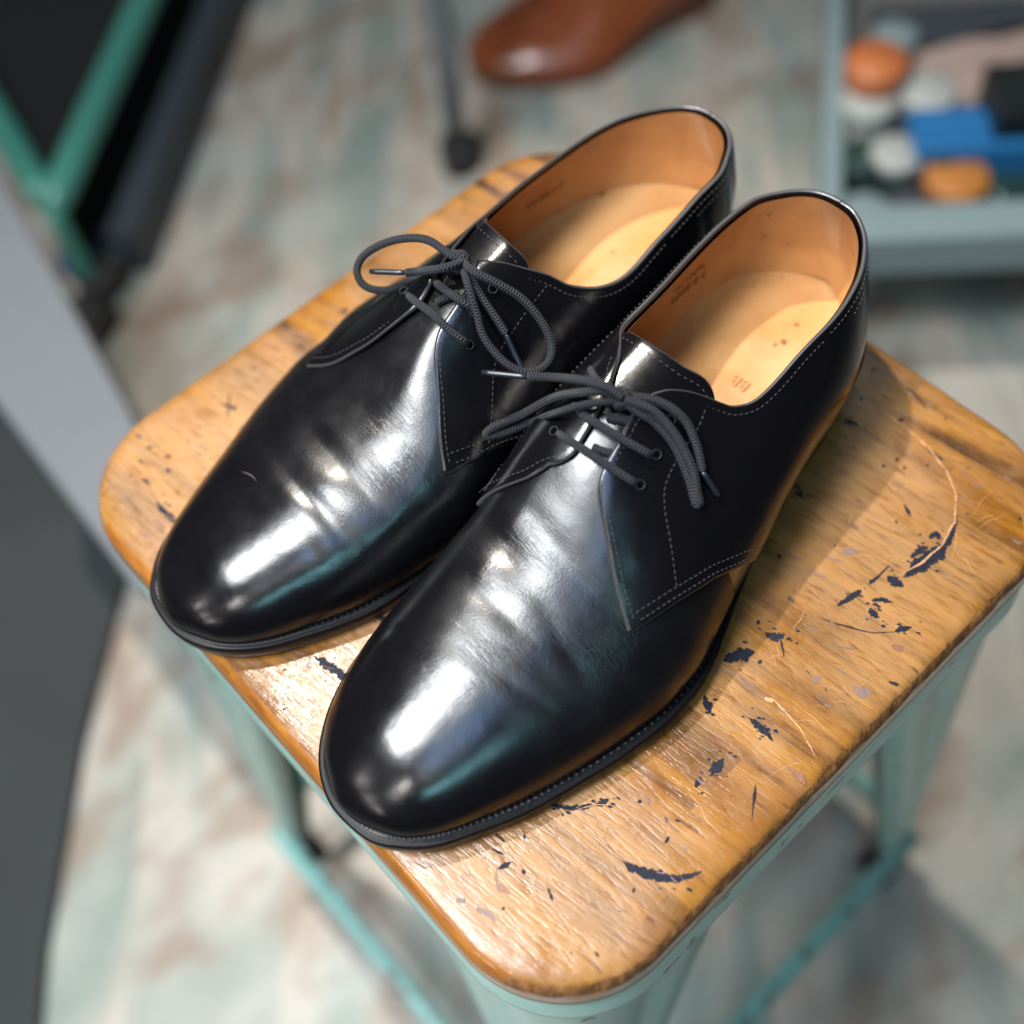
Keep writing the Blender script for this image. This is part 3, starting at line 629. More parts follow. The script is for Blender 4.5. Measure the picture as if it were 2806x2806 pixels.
    for a0,tilt,rr in ((0,.3,.0030),(1.1,-.5,.0029),(2.2,.9,.0027)):
        ax=Vector((math.cos(a0)*math.sin(tilt),math.sin(a0)*math.sin(tilt),math.cos(tilt)));e1=ax.orthogonal().normalized();e2=ax.cross(e1)
        addt([kn+e1*(rr*math.cos(t))+e2*(rr*.8*math.sin(t))+ax*(.0008*math.sin(2*t)) for t in [2*PI*i/10 for i in range(11)]],.0013,nseg=10,sub=5,cap=False)
    addt([kn+Vector((-.001,.003,-.0015)),kn+Vector((-.0003,.0015,.002)),kn+Vector((.0005,-.0015,.002)),kn+Vector((.001,-.003,-.0015))],.0015,nseg=10,sub=6)
    lo=link('shoelace',V,F,M['lace'],root,True,base,None,U)
    for kx,P in laces.items():
        if kx.startswith('agl'):
            v,f_,u_=tubemesh(P,.00105,10,6);link('aglet',v,f_,M['aglet'],lo,True,base)
    for c in root.children: c.location=(0,0,0)
    return root
def stamp(side,text,x0,z0,size,sg,root,base,ang=0.,m_='ink',flip=1,insole_=False,y0=0):
    cu=bpy.data.curves.new('stamp','FONT');cu.body=text;cu.size=size;cu.resolution_u=2;to=bpy.data.objects.new('stamp_tmp',cu);COL.objects.link(to)
    bpy.context.view_layer.update();me=bpy.data.meshes.new_from_object(to.evaluated_get(bpy.context.evaluated_depsgraph_get()))
    bpy.data.objects.remove(to);V=[];ca,sa=math.cos(ang),math.sin(ang)
    for v in me.vertices:
        a,b=v.co.x*flip,v.co.y;a,b=a*ca-b*sa,a*sa+b*ca
        if insole_:
            x=x0+a;V.append(place(np.array((x,y0+b,float(Z0(x))+.0021)),side));continue
        x=x0+a;z=z0+b;ph=phi_z(x,z,sg);u=np.array([Uof(x)]);p=np.array([ph]);V.append(place(surf(u,p)-outn(u,p)*.0020,side)[0])
    F=[tuple(p.vertices) for p in me.polygons];o=link('stamped_number',V,F,M[m_],root,False,base);return o
near=make_shoe('near','derby_shoe','black plain toe derby shoe nearer the camera, lace loops folded flat to its left',LACE_NEAR,(.0059,-.0319,.0834))
far=make_shoe('far','derby_shoe','black plain toe derby shoe farther from the camera, round lace loop hanging over the wood',LACE_FAR,(.0079,.0517,.0859))
stamp('near','7 F 5005',.093,.048,.0062,-1,near,(0.,-.065,0.),ang=PI+.02)
stamp('near','RP0170',.090,.0555,.0058,-1,near,(0.,-.065,0.),ang=PI+.02)
stamp('far','W3617',.066,.0455,.0062,1,far,(0.,.055,0.),ang=0)
stamp('near','BB',.074,0,.007,1,near,(0.,-.065,0.),ang=1.5,m_='goldink',insole_=True,y0=-.012,flip=-1)
M['scuff']=plain('rubbed_leather',(.05,.038,.036),.6)
sb_=MB();cv_=arc_resample([(Uof(-.0920),.497),(Uof(-.0910),.429),(Uof(-.0905),.362),(Uof(-.0910),.276)],14)
Pc=surf(cv_[:,0],cv_[:,1])+outn(cv_[:,0],cv_[:,1])*.00025;Pt=np.gradient(Pc,axis=0);Pn_=np.cross(Pt,outn(cv_[:,0],cv_[:,1]));Pn_/=np.linalg.norm(Pn_,axis=1,keepdims=True)
wv=np.sin(np.linspace(.05,3.1,14))[:,None]*.00024*(1+.5*RNG.rand(14,1))
sb_.add(list(place(Pc+Pn_*wv,'far'))+list(place(Pc-Pn_*wv*.6,'far')),[(i,i+1,15+i,14+i) for i in range(13)])
sb_.build('scuff',[M['scuff']],far,(0.,.055,0.))
# ---------------------------------------------------------------- stool
HX,HY,RC=.1472,.1550,.047
def rrect(hx,hy,r,n=40,bulge=.0015):
    P=[]
    for cx,cy,a0 in ((hx-r,hy-r,0),(-hx+r,hy-r,90),(-hx+r,-hy+r,180),(hx-r,-hy+r,270)):
        for i in range(n+1):
            a=math.radians(a0+90*i/n);P.append((cx+r*math.cos(a),cy+r*math.sin(a)))
        # straight run subdivisions
        nx={0:(-1,0),90:(0,-1),180:(1,0),270:(0,1)}[a0];p=P[-1]
        ln=2*((hx if nx[0] else hy)-r)
        for k in range(1,60): P.append((p[0]+nx[0]*ln*k/60,p[1]+nx[1]*ln*k/60))
    return np.array(P)
def scaled(out,ins):
    hx,hy,r=HX-ins,HY-ins,max(RC-ins,.004);return rrect(hx,hy,r)
stool=empty('stool',(0,0,-.6),'mint green metal stool with a worn wooden seat under the black shoes','stool')
SB=(0,0,-.6)
prof=[(.0105,-.0205),(.002,-.0205),(.0006,-.0196),(0.,-.018),(0.,-.0135),(0.,-.0085),(.0003,-.0058),(.0012,-.0034),(.0026,-.0016),(.0045,-.0005),(.0068,-.0001),(.0095,0.)]
V=[];mi=[];K=None
for ins,z in prof:
    r_=scaled(None,ins);K=len(r_)
    for i,(x,y) in enumerate(r_):
        V.append([x,y,z])
F=[]
def chipz(x,y):
    # how battered the rim is here: the -y side and the corner nearest the camera
    a=sm(.10,.150,-y)
    return float(a)
for a in range(len(prof)-1):
    for i in range(K):
        F.append((a*K+i,a*K+(i+1)%K,(a+1)*K+(i+1)%K,(a+1)*K+i))
        x,y,z=V[a*K+i]
        if a<4: mi.append(3)
        elif a>=9: mi.append(0)
        else: mi.append(2 if chipz(x,y)>.5 and a in(6,7) else 0 if chipz(x,y)>.5 and a==8 else (0 if (x>.05 or y>.12) and a>=7 else 1))
for a,(ins,z) in enumerate(prof):
    for i in range(K):
        x,y,_=V[a*K+i];c=chipz(x,y)
        if c>0 and 5<=a<=10:
            nz=mnoise.noise(Vector((x*160,y*160,a*.8)))+.6*mnoise.noise(Vector((x*420,y*420,a*1.3+5)))
            d=c*(.0002+.0012*max(0,nz+.05));l=math.hypot(x,y);V[a*K+i][0]-=x/l*d;V[a*K+i][1]-=y/l*d;V[a*K+i][2]-=d*.55
        elif 5<=a<=9:
            nz=mnoise.noise(Vector((x*90,y*90,a*.5)));V[a*K+i][2]+=nz*.00025
# flat top as concentric rings
top0=(len(prof)-1)*K;prev=top0
rings=[.93,.8,.6,.35,.12]
base_ring=scaled(None,prof[-1][0])
for s in rings:
    o=len(V)
    for (x,y) in base_ring: V.append([x*s,y*s,0.])
    for i in range(K): F.append((prev+i,prev+(i+1)%K,o+(i+1)%K,o+i));mi.append(0)
    prev=o
F.append(tuple(prev+i for i in range(K)));mi.append(0)
# underside
F.append(tuple(range(K))[::-1]);mi.append(3)
# polish stains and gouges lying on the seat (same mesh, own material)
def up(u,v):
    d=np.array([(u-966)/2210.,-(v-966)/2210.,1.]);w=CAMR.T@d;s=-CAMC[2]/w[2];return (CAMC+s*w)[:2]
CAMR=np.array([[0.73433999,-0.67443677,-0.07781506],[0.61274234,0.60624419,0.5069661],[0.29529765,0.41916076,-0.85844532]]);CAMC=np.array([-0.16001567,-0.19478514,0.40355862])
NM=[0]
def mark(pts,ws,mat_i,rag=.35,z=.00012,seed=0):
    """ragged ribbon; pts in seat metres, ws half widths in metres"""
    P=np.array(pts,float);d=np.r_[0,np.cumsum(np.linalg.norm(np.diff(P,axis=0),axis=1))];n=max(10,int(d[-1]/.00022));t=np.linspace(0,d[-1],n)
    x=np.interp(t,d,P[:,0]);y=np.interp(t,d,P[:,1]);w=np.interp(t,d,ws)
    tx=np.gradient(x);ty=np.gradient(y);l=np.hypot(tx,ty)+1e-12;nx,ny=-ty/l,tx/l;o=len(V)
    NM[0]+=1;z=.00005+NM[0]*2.5e-7
    for i in range(n):
        en=min(1,math.sqrt(6*i/n+.02),math.sqrt(6*(n-1-i)/n+.02))
        ra=1+rag*(1.1*mnoise.noise(Vector((t[i]*380,seed*7.3,1)))+.9*mnoise.noise(Vector((t[i]*1400,seed*7.3,1))));rb=1+rag*(1.1*mnoise.noise(Vector((t[i]*380,seed*7.3,9)))+.9*mnoise.noise(Vector((t[i]*1400,seed*7.3,9))))
        V.append([x[i]+nx[i]*w[i]*ra*en,y[i]+ny[i]*w[i]*ra*en,z+i*4e-7]);V.append([x[i]-nx[i]*w[i]*rb*en,y[i]-ny[i]*w[i]*rb*en,z+i*4e-7])
    for i in range(n-1): F.append((o+2*i,o+2*i+1,o+2*i+3,o+2*i+2));mi.append(mat_i)
def _c4(L):return [(564.6+.4277*a,1032.8+.4277*b,w*.4277) for a,b,w in L]
def _c5(L):return [(1101.6+.4298*a,344.3+.4298*b,w*.4298) for a,b,w in L]
def _c6(L):return [(1170.5+.4297*a,1101.6+.4297*b,w*.4297) for a,b,w in L]
def _c1(L):return [(261.6+.3279*a,385.6+.3279*b,w*.3279) for a,b,w in L]
def _cl(L):return [(137.7+.2851*a,826.2+.2851*b,w*.2851) for a,b,w in L]
def _ct(L):return [(826.2+.2851*a,192.8+.2851*b,w*.2851) for a,b,w in L]
MARKLIST=[(4,.5,_c4([(1415,1380,14),(1470,1415,34),(1540,1442,44),(1610,1456,40),(1665,1464,26),(1720,1450,22),(1775,1430,16)])),
(4,.7,_c4([(1105,1135,12),(1150,1142,24),(1200,1150,14),(1260,1142,24),(1305,1138,8)])),(4,.6,_c4([(1310,1140,14),(1340,1122,26),(1365,1110,12)])),
(4,.7,_c4([(60,480,14),(120,515,42),(180,560,36),(235,590,14),(275,605,10)])),(4,.5,_c4([(350,300,10),(375,325,34),(395,345,10)])),
(4,.5,_c4([(1785,650,8),(1795,690,30),(1815,735,8)])),(4,.6,_c4([(1810,1010,10),(1840,975,34),(1870,930,14)])),(4,.6,_c4([(1745,1060,10),(1758,1035,22),(1772,1010,8)])),(4,.2,_c4([(1490,1122,14),(1510,1122,14)])),(5,.5,_c4([(1690,1330,14),(1712,1330,14)])),
(5,.7,_c4([(770,1735,12),(860,1700,8),(960,1640,8),(1050,1568,8)])),(4,.6,_c4([(845,1328,6),(875,1342,12),(905,1355,5)])),(4,.6,_c4([(875,1420,8),(910,1400,20),(938,1385,6)])),(5,.7,_c4([(690,1550,16),(735,1560,22)])),(5,.7,_c4([(780,1590,18),(840,1620,20),(870,1650,12)])),(6,.5,_c4([(870,1490,20),(900,1510,24),(930,1530,8)])),(4,.6,_c4([(1095,1500,6),(1110,1540,12),(1118,1560,4)])),
(4,.6,_c4([(860,1262,5),(885,1280,10),(905,1300,5)])),
(4,.55,_c5([(1636,1435,5),(1625,1500,22),(1605,1560,30),(1575,1605,44),(1530,1640,66),(1470,1690,62),(1400,1735,30)])),(4,.9,_c5([(1510,1560,10),(1545,1545,34),(1570,1570,14)])),(4,1.,_c5([(1430,1650,10),(1480,1610,34),(1510,1600,10)])),
(4,.6,_c5([(1340,1680,5),(1290,1730,10),(1250,1765,24)])),(4,.5,_c5([(1215,1790,26),(1170,1825,20),(1110,1862,8)])),(4,.8,_c5([(1330,1730,30),(1365,1755,50),(1405,1775,12)])),
(4,.4,_c5([(1395,895,8),(1440,920,14),(1475,960,8),(1503,1003,5)])),(4,.5,_c5([(1138,1040,10),(1165,1052,26),(1192,1062,8)])),(4,.4,_c5([(1402,1412,6),(1420,1445,18),(1432,1468,6)])),(4,.3,_c5([(1305,1245,14),(1320,1245,14)])),(4,.3,_c5([(1115,1188,12),(1128,1188,12)])),(4,.6,_c5([(1370,1048,12),(1385,1045,20),(1408,1038,6)])),
(4,.6,_c5([(1495,1155,8),(1530,1190,20),(1575,1222,12)])),(4,.3,_c5([(1498,1242,14),(1512,1242,14)])),(4,.3,_c5([(1258,825,16),(1276,825,16)])),(5,.8,_c5([(1130,1625,14),(1160,1620,34),(1195,1630,10)])),(4,.9,_c5([(1265,1830,10),(1310,1835,20),(1355,1845,8)])),(4,.9,_c5([(1250,1870,20),(1270,1890,34),(1285,1905,10)])),
(6,.5,_c5([(1170,900,30),(1200,930,20)])),(4,.4,_c5([(1205,950,18),(1222,950,18)])),(6,.6,_c5([(1640,1265,10),(1700,1310,14),(1760,1345,8)])),(6,.6,_c5([(1630,1380,14),(1650,1400,18),(1645,1420,10)])),(6,.6,_c5([(1700,1400,10),(1710,1420,14)])),(4,.6,_c5([(920,1360,10),(945,1370,24),(960,1385,8)])),
(4,.5,_c6([(450,340,20),(500,318,52),(545,305,62),(588,300,20)])),(4,1.,_c6([(630,215,10),(675,235,44),(722,225,12)])),(4,.6,_c6([(700,240,8),(712,290,9),(716,325,5)])),(4,.3,_c6([(860,145,5),(930,172,5),(1000,190,9),(1050,205,6),(1110,217,4),(1200,212,6)])),(4,.5,_c6([(1200,212,6),(1235,200,30),(1278,190,8)])),
(4,.5,_c6([(365,510,10),(385,535,34),(408,540,8)])),(4,.6,_c6([(565,590,16),(605,625,34),(645,660,20),(668,694,10)])),(4,.7,_c6([(385,825,10),(425,795,40),(455,770,12)])),(4,.7,_c6([(330,890,10),(345,868,24),(352,848,10)])),(4,.4,_c6([(592,880,5),(588,930,14),(580,985,6),(576,1040,4)])),(5,.6,_c6([(1015,445,10),(1060,480,46),(1105,480,12)])),(4,.5,_c6([(1175,430,8),(1200,438,16),(1222,445,6)])),(6,.6,_c6([(750,820,16),(785,850,40),(815,880,12)])),(7,.6,_c6([(660,500,8),(720,560,8),(790,640,5),(860,770,4)])),(7,.6,_c6([(630,500,14),(670,515,20)])),
(4,.6,_c6([(470,110,8),(500,90,12)])),(5,.7,_c6([(840,430,20),(860,420,30),(880,410,10)])),(4,.6,_c6([(950,95,8),(1000,60,22),(1055,30,10)])),(4,.8,_c6([(1085,120,18),(1112,135,34),(1122,155,10)])),(4,.8,_c6([(1100,75,14),(1150,70,14),(1190,80,8)])),(6,.5,_c6([(1190,270,30),(1240,290,40)])),(4,.3,_c6([(78,955,14),(92,955,14)])),(5,.5,_c6([(275,1163,16),(292,1163,16)])),(4,.5,_c6([(195,1140,8),(215,1110,10)])),
(4,.5,_c1([(470,1150,10),(515,1160,14),(560,1165,10)])),(4,.5,_c1([(520,1088,6),(515,1160,14),(508,1235,6)])),(4,.4,_c1([(530,1165,24),(560,1172,26)])),(4,.3,_c1([(1160,610,26),(1198,612,34)])),(4,.4,_c1([(1150,715,8),(1158,750,22),(1155,785,6)])),(4,.3,_c1([(636,942,6),(682,940,10)])),(5,.3,_c1([(676,880,4),(684,930,6),(712,992,8)])),(4,.5,_c1([(955,910,16),(988,912,20)])),(4,.2,_c1([(234,1178,11),(246,1178,11)])),(6,.2,_c1([(400,1108,16),(420,1108,14)])),(4,.5,_c1([(42,1402,14),(80,1390,14)])),(4,.5,_c1([(150,1445,16),(180,1455,16)])),(4,.5,_c1([(158,1525,20),(178,1535,20)])),(4,.5,_c1([(10,1578,14),(50,1590,24)])),(5,.7,_c1([(570,1290,20),(620,1265,40),(655,1225,10)])),(5,.8,_c1([(830,1040,20),(880,1030,20)])),
(4,.2,_c1([(1218,494,12),(1230,494,12)])),(4,.2,_c1([(1243,452,9),(1252,452,9)])),(6,.4,_c1([(355,1225,26),(375,1232,20)])),
(4,.5,_cl([(548,410,8),(590,480,40),(650,530,52),(715,578,12)])),(6,.7,_cl([(530,540,20),(575,570,46),(620,598,14)])),(6,.7,_cl([(425,618,20),(465,632,34),(528,660,8)])),(4,.6,_cl([(450,270,20),(475,280,36),(500,290,10)])),(6,.6,_cl([(200,355,10),(240,330,20),(275,322,8)])),(4,.5,_cl([(612,115,16),(640,128,30)])),(4,.5,_cl([(612,205,14),(640,215,28)])),(4,.4,_cl([(484,68,12),(520,58,26)])),(4,.4,_cl([(430,150,10),(460,158,22)])),(5,.5,_cl([(370,700,10),(412,680,20)])),
(4,.4,_ct([(372,512,9),(405,522,13),(448,538,10)])),(6,.8,_ct([(385,605,24),(440,595,50),(510,590,20)])),(6,.8,_ct([(480,335,20),(560,325,34),(640,320,20)])),
]
# ring-shaped rub line in the varnish
_ring=[(1655,770),(1700,800),(1750,845),(1785,890),(1803,935),(1800,985),(1775,1030),(1735,1065),(1690,1090)]
MARKLIST.append((7,1.1,[(a,b,3.0) for a,b in _ring]))
0 and MARKLIST.append((7,.9,[(785,1650,10),(830,1710,12),(880,1770,10),(930,1812,8)]))
rs=random.Random(3)
for j,(mt,rag,P) in enumerate(MARKLIST):
    Q=[up(a,b) for a,b,_ in P];ws=[w*.5*.00020 for _,_,w in P]
    if any(abs(q[0])>HX-.006 or abs(q[1])>HY-.004 for q in Q): continue
    mark(Q,ws,mt,rag,seed=j,z=.00010+.00001*(j%5))
    if mt==4 and max(ws)>.0010:
        for k in range(rs.randint(3,8)):
            c=Q[rs.randrange(len(Q))];a=rs.uniform(0,6.28);r_=max(ws)*rs.uniform(1.2,3.);x,y=c[0]+r_*math.cos(a),c[1]+r_*math.sin(a);l=rs.uniform(.0003,.0013)
            mark([(x,y),(x+l*.5,y-l*.7),(x+l*.7,y-l*1.5)],[l*.3,l*.45,l*.2],mt,.8,seed=j*9+k,z=.00009)
for j in range(900):
    x=rs.uniform(-.138,.138);y=rs.uniform(-.146,.146)
    if abs(x)>.1 and abs(y)>.108 and math.hypot(abs(x)-.1,abs(y)-.108)>.038: continue
    k=rs.random()
    if k<.30:  a=rs.gauss(-1.45,.12);ln=rs.uniform(.002,.008);w=rs.uniform(.00006,.00022);mt=5 if rs.random()<.5 else 6   # nicks with the grain
    elif k<.55: a=rs.uniform(0,3.14);ln=rs.uniform(.004,.016);w=rs.uniform(.00005,.00013);mt=7
    elif k<.80: a=rs.uniform(0,3.14);ln=rs.uniform(.0008,.0024);w=rs.uniform(.0002,.0006);mt=4 if rs.random()<.6 else 5
    else: a=rs.gauss(-1.45,.3);ln=rs.uniform(.003,.010);w=rs.uniform(.0001,.0004);mt=5
    mark([(x,y),(x+ln*.5*math.cos(a),y+ln*.5*math.sin(a)),(x+ln*math.cos(a+.15),y+ln*math.sin(a+.15))],[w*.6,w,w*.5],mt,.6,seed=j+100,z=.00006+.000005*(j%6))
seat=link('seat',V,F,[M['wood'],M['wedge'],M['chip'],M['ply'],M['stain'],M['stainfaint'],M['stainbrown'],M['stainpale']],stool,True,(0,0,-.6),mi)
# metal skirt
def ringwall(levels,name,m_):
    Vv=[];k=None
    for ins,z in levels:
        r_=scaled(None,ins);k=len(r_);Vv+=[(x,y,z) for x,y in r_]
    Ff=[(a*k+i,a*k+(i+1)%k,(a+1)*k+(i+1)%k,(a+1)*k+i) for a in range(len(levels)-1) for i in range(k)]
    o=link(name,Vv,Ff,m_,stool,True,SB)
    try:o.data.set_sharp_from_angle(angle=math.radians(50))
    except Exception: pass
    return o
ringwall([(.020,-.0212),(.0035,-.0212),(.0018,-.0220),(.0010,-.0235),(-.0005,-.044),(-.0009,-.0455),(-.0003,-.0468),(.0012,-.0470),(.0026,-.0450),(.0040,-.0235),(.020,-.0230)],'skirt',M['mint'])
# legs: folded tapered sheet, splayed
def leg(sx,sy):
    V=[];F=[];n=26;sec=None
    for i in range(n):
        t=i/(n-1);z=-.030-.560*t
        cx=sx*(HX-.0075+.0435*t**1.15);cy=sy*(HY-.0075+.0355*t**1.15)
        w=.072*(1-t)**1.25+.022;r=min(.022*(1-t)+.008,w*.8)
        pts=[]
        # lip, flange along x side, rounded corner, flange along y side, lip
        lip=.011
        pts+=[(w,lip),(w,.004),(w-.003,.0)]
        pts+=[(w*.72,0.),(w*.66,.0022),(w*.55,.0022),(w*.50,0.)]
        for k in range(9):
            a=math.radians(90*k/8);pts.append((r-r*math.sin(a),r-r*math.cos(a)))
        pts+=[(0.,w*.50),(.0022,w*.55),(.0022,w*.66),(0.,w*.72)]
        pts+=[(0.,w-.003),(.004,w),(lip,w)]
        sec=len(pts)
        for (a,b) in pts: V.append((cx-sx*a,cy-sy*b,z))
    for i in range(n-1):
        for j in range(sec-1): F.append((i*sec+j,i*sec+j+1,(i+1)*sec+j+1,(i+1)*sec+j))
    o=link('leg',V,F,M['mint'],stool,True,SB)
    s=o.modifiers.new('thick','SOLIDIFY');s.thickness=.0014;s.offset=0
    e=(sx*(HX-.004+.040-.013),sy*(HY-.004+.032-.013));mb=MB();mb.box((e[0],e[1],-.593),(.030,.030,.014),0,0,.85);mb.build('rubber_foot',[M['rubber']],o,SB,bevel=.003)
    for c in o.children:c.location=(0,0,0)
    return o
for sx in(-1,1):
    for sy in(-1,1): leg(sx,sy)
def bar(a,b,m_=M['mintbar'],name='crossbar'):
    a,b=Vector(a),Vector(b);d=(b-a).normalized();s=Vector((0,0,1)).cross(d);V=[];F=[];n=24
    sec=[(-.007,.0),(-.0065,.0035),(0,.0065),(.0065,.0035),(.007,0),(.006,-.0075),(.0035,-.0085),(-.0035,-.0085),(-.006,-.0075)]
    for i in range(n):
        p=a.lerp(b,i/(n-1))
        for x,z in sec: V.append(p+s*x+Vector((0,0,z)))
    k=len(sec)
    for i in range(n-1):
        for j in range(k): F.append((i*k+j,i*k+(j+1)%k,(i+1)*k+(j+1)%k,(i+1)*k+j))
    F.append(tuple(range(k)));F.append(tuple(range((n-1)*k,n*k)))
    return link(name,V,F,m_,stool,True,SB)
bar((-.177,.166,-.50),(-.177,-.166,-.50));bar((-.168,-.176,-.485),(.168,-.176,-.485));bar((.177,-.166,-.50),(.177,.166,-.50));bar((.168,.176,-.485),(-.168,.176,-.485))
# ---------------------------------------------------------------- surroundings
FZ=-.60
fl_=link('floor',[(-4,-4,FZ),(6,-4,FZ),(6,7,FZ),(-4,7,FZ)],[(0,1,2,3)],M['floor'],None,False);tag(fl_,'vinyl floor printed like worn painted planks in sage, cream and brown','floor',kind='structure')
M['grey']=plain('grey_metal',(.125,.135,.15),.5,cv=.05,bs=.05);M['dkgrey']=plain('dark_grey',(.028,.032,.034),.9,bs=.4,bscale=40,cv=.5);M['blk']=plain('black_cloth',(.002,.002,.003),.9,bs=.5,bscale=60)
M['slate']=plain('slate_metal',(.035,.041,.052),.5)
def quadpt(u,v,z):
    d=np.array([(u-966)/2210.,-(v-966)/2210.,1.]);w=CAMR.T@d;s=(z-CAMC[2])/w[2];return CAMC+s*w
# grey cabinet beside the stool
ZT=-.30
cab=empty('cabinet',(-.35,.75,FZ),'low grey metal cabinet standing to the left of the stool','cabinet')
def prism(poly,z0,z1,name,m_,parent,base,bev=.004):
    n=len(poly);V=[(x,y,z0) for x,y in poly]+[(x,y,z1) for x,y in poly]
    F=[tuple(range(n))[::-1],tuple(range(n,2*n))]+[(i,(i+1)%n,n+(i+1)%n,n+i) for i in range(n)]
    o=link(name,V,F,m_,parent,False,base);bm=bmesh.new();bm.from_mesh(o.data);bmesh.ops.recalc_face_normals(bm,faces=bm.faces);bm.to_mesh(o.data);bm.free()
    b=o.modifiers.new('bevel','BEVEL');b.width=bev;b.segments=3;return o
cb=(-.35,.75,FZ)
# direction of its long edge in plan
cp=[tuple(quadpt(u,v,ZT)[:2]) for u,v in ((-60,225),(240,766),(345,985),(262,1120),(-60,690))]
cc_=np.mean(np.array(cp),0);inner=[tuple(cc_+(np.array(p)-cc_)*.90) for p in cp]
prism(cp,ZT-.012,ZT,'top',M['grey'],cab,cb)
prism(inner,FZ+.001,ZT-.0125,'body',M['slate'],cab,cb)
zb=FZ;pts=[quadpt(300,930,zb)[:2],quadpt(255,1060,zb)[:2],quadpt(165,1400,zb)[:2],quadpt(95,1800,zb)[:2],quadpt(50,2300,zb)[:2]]  # thin dark sheet added in place of shadow on the floor
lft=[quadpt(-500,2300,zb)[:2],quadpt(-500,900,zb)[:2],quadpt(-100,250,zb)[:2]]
mt_=empty('floor_shade',(float(pts[2][0]),float(pts[2][1]),FZ),'dark sheet standing in for shadow on the floor at the lower left edge','shade')
prism([tuple(p) for p in pts]+[tuple(p) for p in lft],FZ+.001,FZ+.012,'shade_sheet',M['dkgrey'],mt_,(float(pts[2][0]),float(pts[2][1]),FZ),.003)
# green framed crate upper left
cz=-.47;c0=quadpt(95,395,cz)[:2];c1=quadpt(-70,110,cz)[:2];c2=quadpt(275,-10,cz)[:2]
a1=(c1-c0)/np.linalg.norm(c1-c0);a2=(c2-c0)/np.linalg.norm(c2-c0)
c2=c0+a2*.62;c1=c0+a1*.36;c3=c1+a2*.62
crate=empty('crate',(float(c0[0]),float(c0[1]),FZ),'black crate with a green tubular rim standing on the floor at upper left','crate');CB=(float(c0[0]),float(c0[1]),FZ)
v_,f_,u_=tubemesh([(c[0],c[1],cz) for c in (c0+a1*.02,c0+a1*.18,c1-a1*.01)],.018,12,6);link('rim_bar',v_,f_,M['mintdeep'],crate,True,CB)
v_,f_,u_=tubemesh([(c[0],c[1],cz) for c in (c0+a2*.0,c0+a2*.3,c2)],.018,12,6);link('rim_bar',v_,f_,M['mintdeep'],crate,True,CB)
v_,f_,u_=tubemesh([(c[0],c[1],cz) for c in (c1,c1+a2*.3,c3)],.018,12,6);link('rim_bar',v_,f_,M['mintdeep'],crate,True,CB)
prism([tuple(c0+a1*.01+a2*.01),tuple(c1-a1*.01+a2*.01),tuple(c3-a1*.01),tuple(c2+a1*.01)],FZ+.02,cz-.014,'body',M['blk'],crate,CB,.01)
v_,f_,u_=tubemesh([(c0[0],c0[1],cz),(c0[0],c0[1],FZ+.004)],.011,10,6);lg=link('post',v_,f_,M['mintdeep'],crate,True,CB)
mb=MB();mb.box((c0[0]+.012,c0[1]-.004,FZ+.017),(.05,.05,.034),.4);fo=mb.build('rubber_foot',[M['rubber']],lg,CB,bevel=.008)
# dark side rail outside the crate
rail=empty('toolbox',(float(c0[0]+.1),float(c0[1]+.05),FZ),'long slate grey toolbox on the floor beside the green rimmed crate','toolbox');RB=(float(c0[0]+.1),float(c0[1]+.05),FZ)
nn_=np.array((a2[1],-a2[0]));nn_=nn_ if nn_[0]>0 else -nn_
b0=c0+nn_*.026+a2*.03
prism([tuple(b0),tuple(b0+a2*.55),tuple(b0+a2*.55+nn_*.035),tuple(b0+nn_*.035)],FZ+.001,FZ+.055,'body',M['slate'],rail,RB,.006)
prism([tuple(b0-nn_*.001-a2*.001),tuple(b0+a2*.551-nn_*.001),tuple(b0+a2*.551+nn_*.036),tuple(b0+nn_*.036-a2*.001)],FZ+.056,FZ+.066,'lid',M['slate'],rail,RB,.003)
M['navy']=plain('navy_plastic',(.02,.04,.10),.4)
hb=quadpt(150,455,FZ+.03);mb=MB();mb.box((hb[0],hb[1],FZ+.018),(.075,.05,.036),.9);cap=mb.build('shoe_brush',[M['navy']],None,(0,0,0),bevel=.01);tag(cap,'small black and navy brush on the floor at the green crate corner','brush')
hb=quadpt(150,600,FZ+.03);mb=MB();mb.box((hb[0],hb[1],FZ+.016),(.07,.055,.030),.5);mb.box((hb[0],hb[1],FZ+.034),(.045,.03,.012),.5);q_=mb.build('polish_tin',[M['rubber']],None,(0,0,0),bevel=.006);tag(q_,'small black block on the floor beside the grey cabinet edge','tin')
# table behind: two legs ending in black feet
tb_=empty('work_table',(.72,.66,FZ),'pale work table at the back, only its thin grey legs and black feet in view','table');TB=(.72,.66,FZ)
for (u,v) in ((865,285),(1597,75)):
    p=quadpt(u,v,FZ+.025);v_,f_,u_=tubemesh([(p[0],p[1],FZ+.04),(p[0],p[1],.30)],.014,12,6);l_=link('leg',v_,f_,M['grey'],tb_,True,TB)
    v_,f_,u_=tubemesh([(p[0],p[1],FZ+.001),(p[0],p[1],FZ+.012),(p[0],p[1],FZ+.035),(p[0],p[1],FZ+.04)],.024,16,4);link('rubber_foot',v_,f_,M['rubber'],l_,True,TB)
p=quadpt(865,285,FZ);q=quadpt(1597,75,FZ);ax=(q-p)[:2];ax/=np.linalg.norm(ax);ay=np.array((-ax[1],ax[0]));ay=ay if ay[1]>0 else -ay
a_=p[:2]-ax*.05-ay*.04;prism([tuple(a_),tuple(a_+ax*.72),tuple(a_+ax*.72+ay*.5),tuple(a_+ay*.5)],.301,.325,'tabletop',M['grey'],tb_,TB)
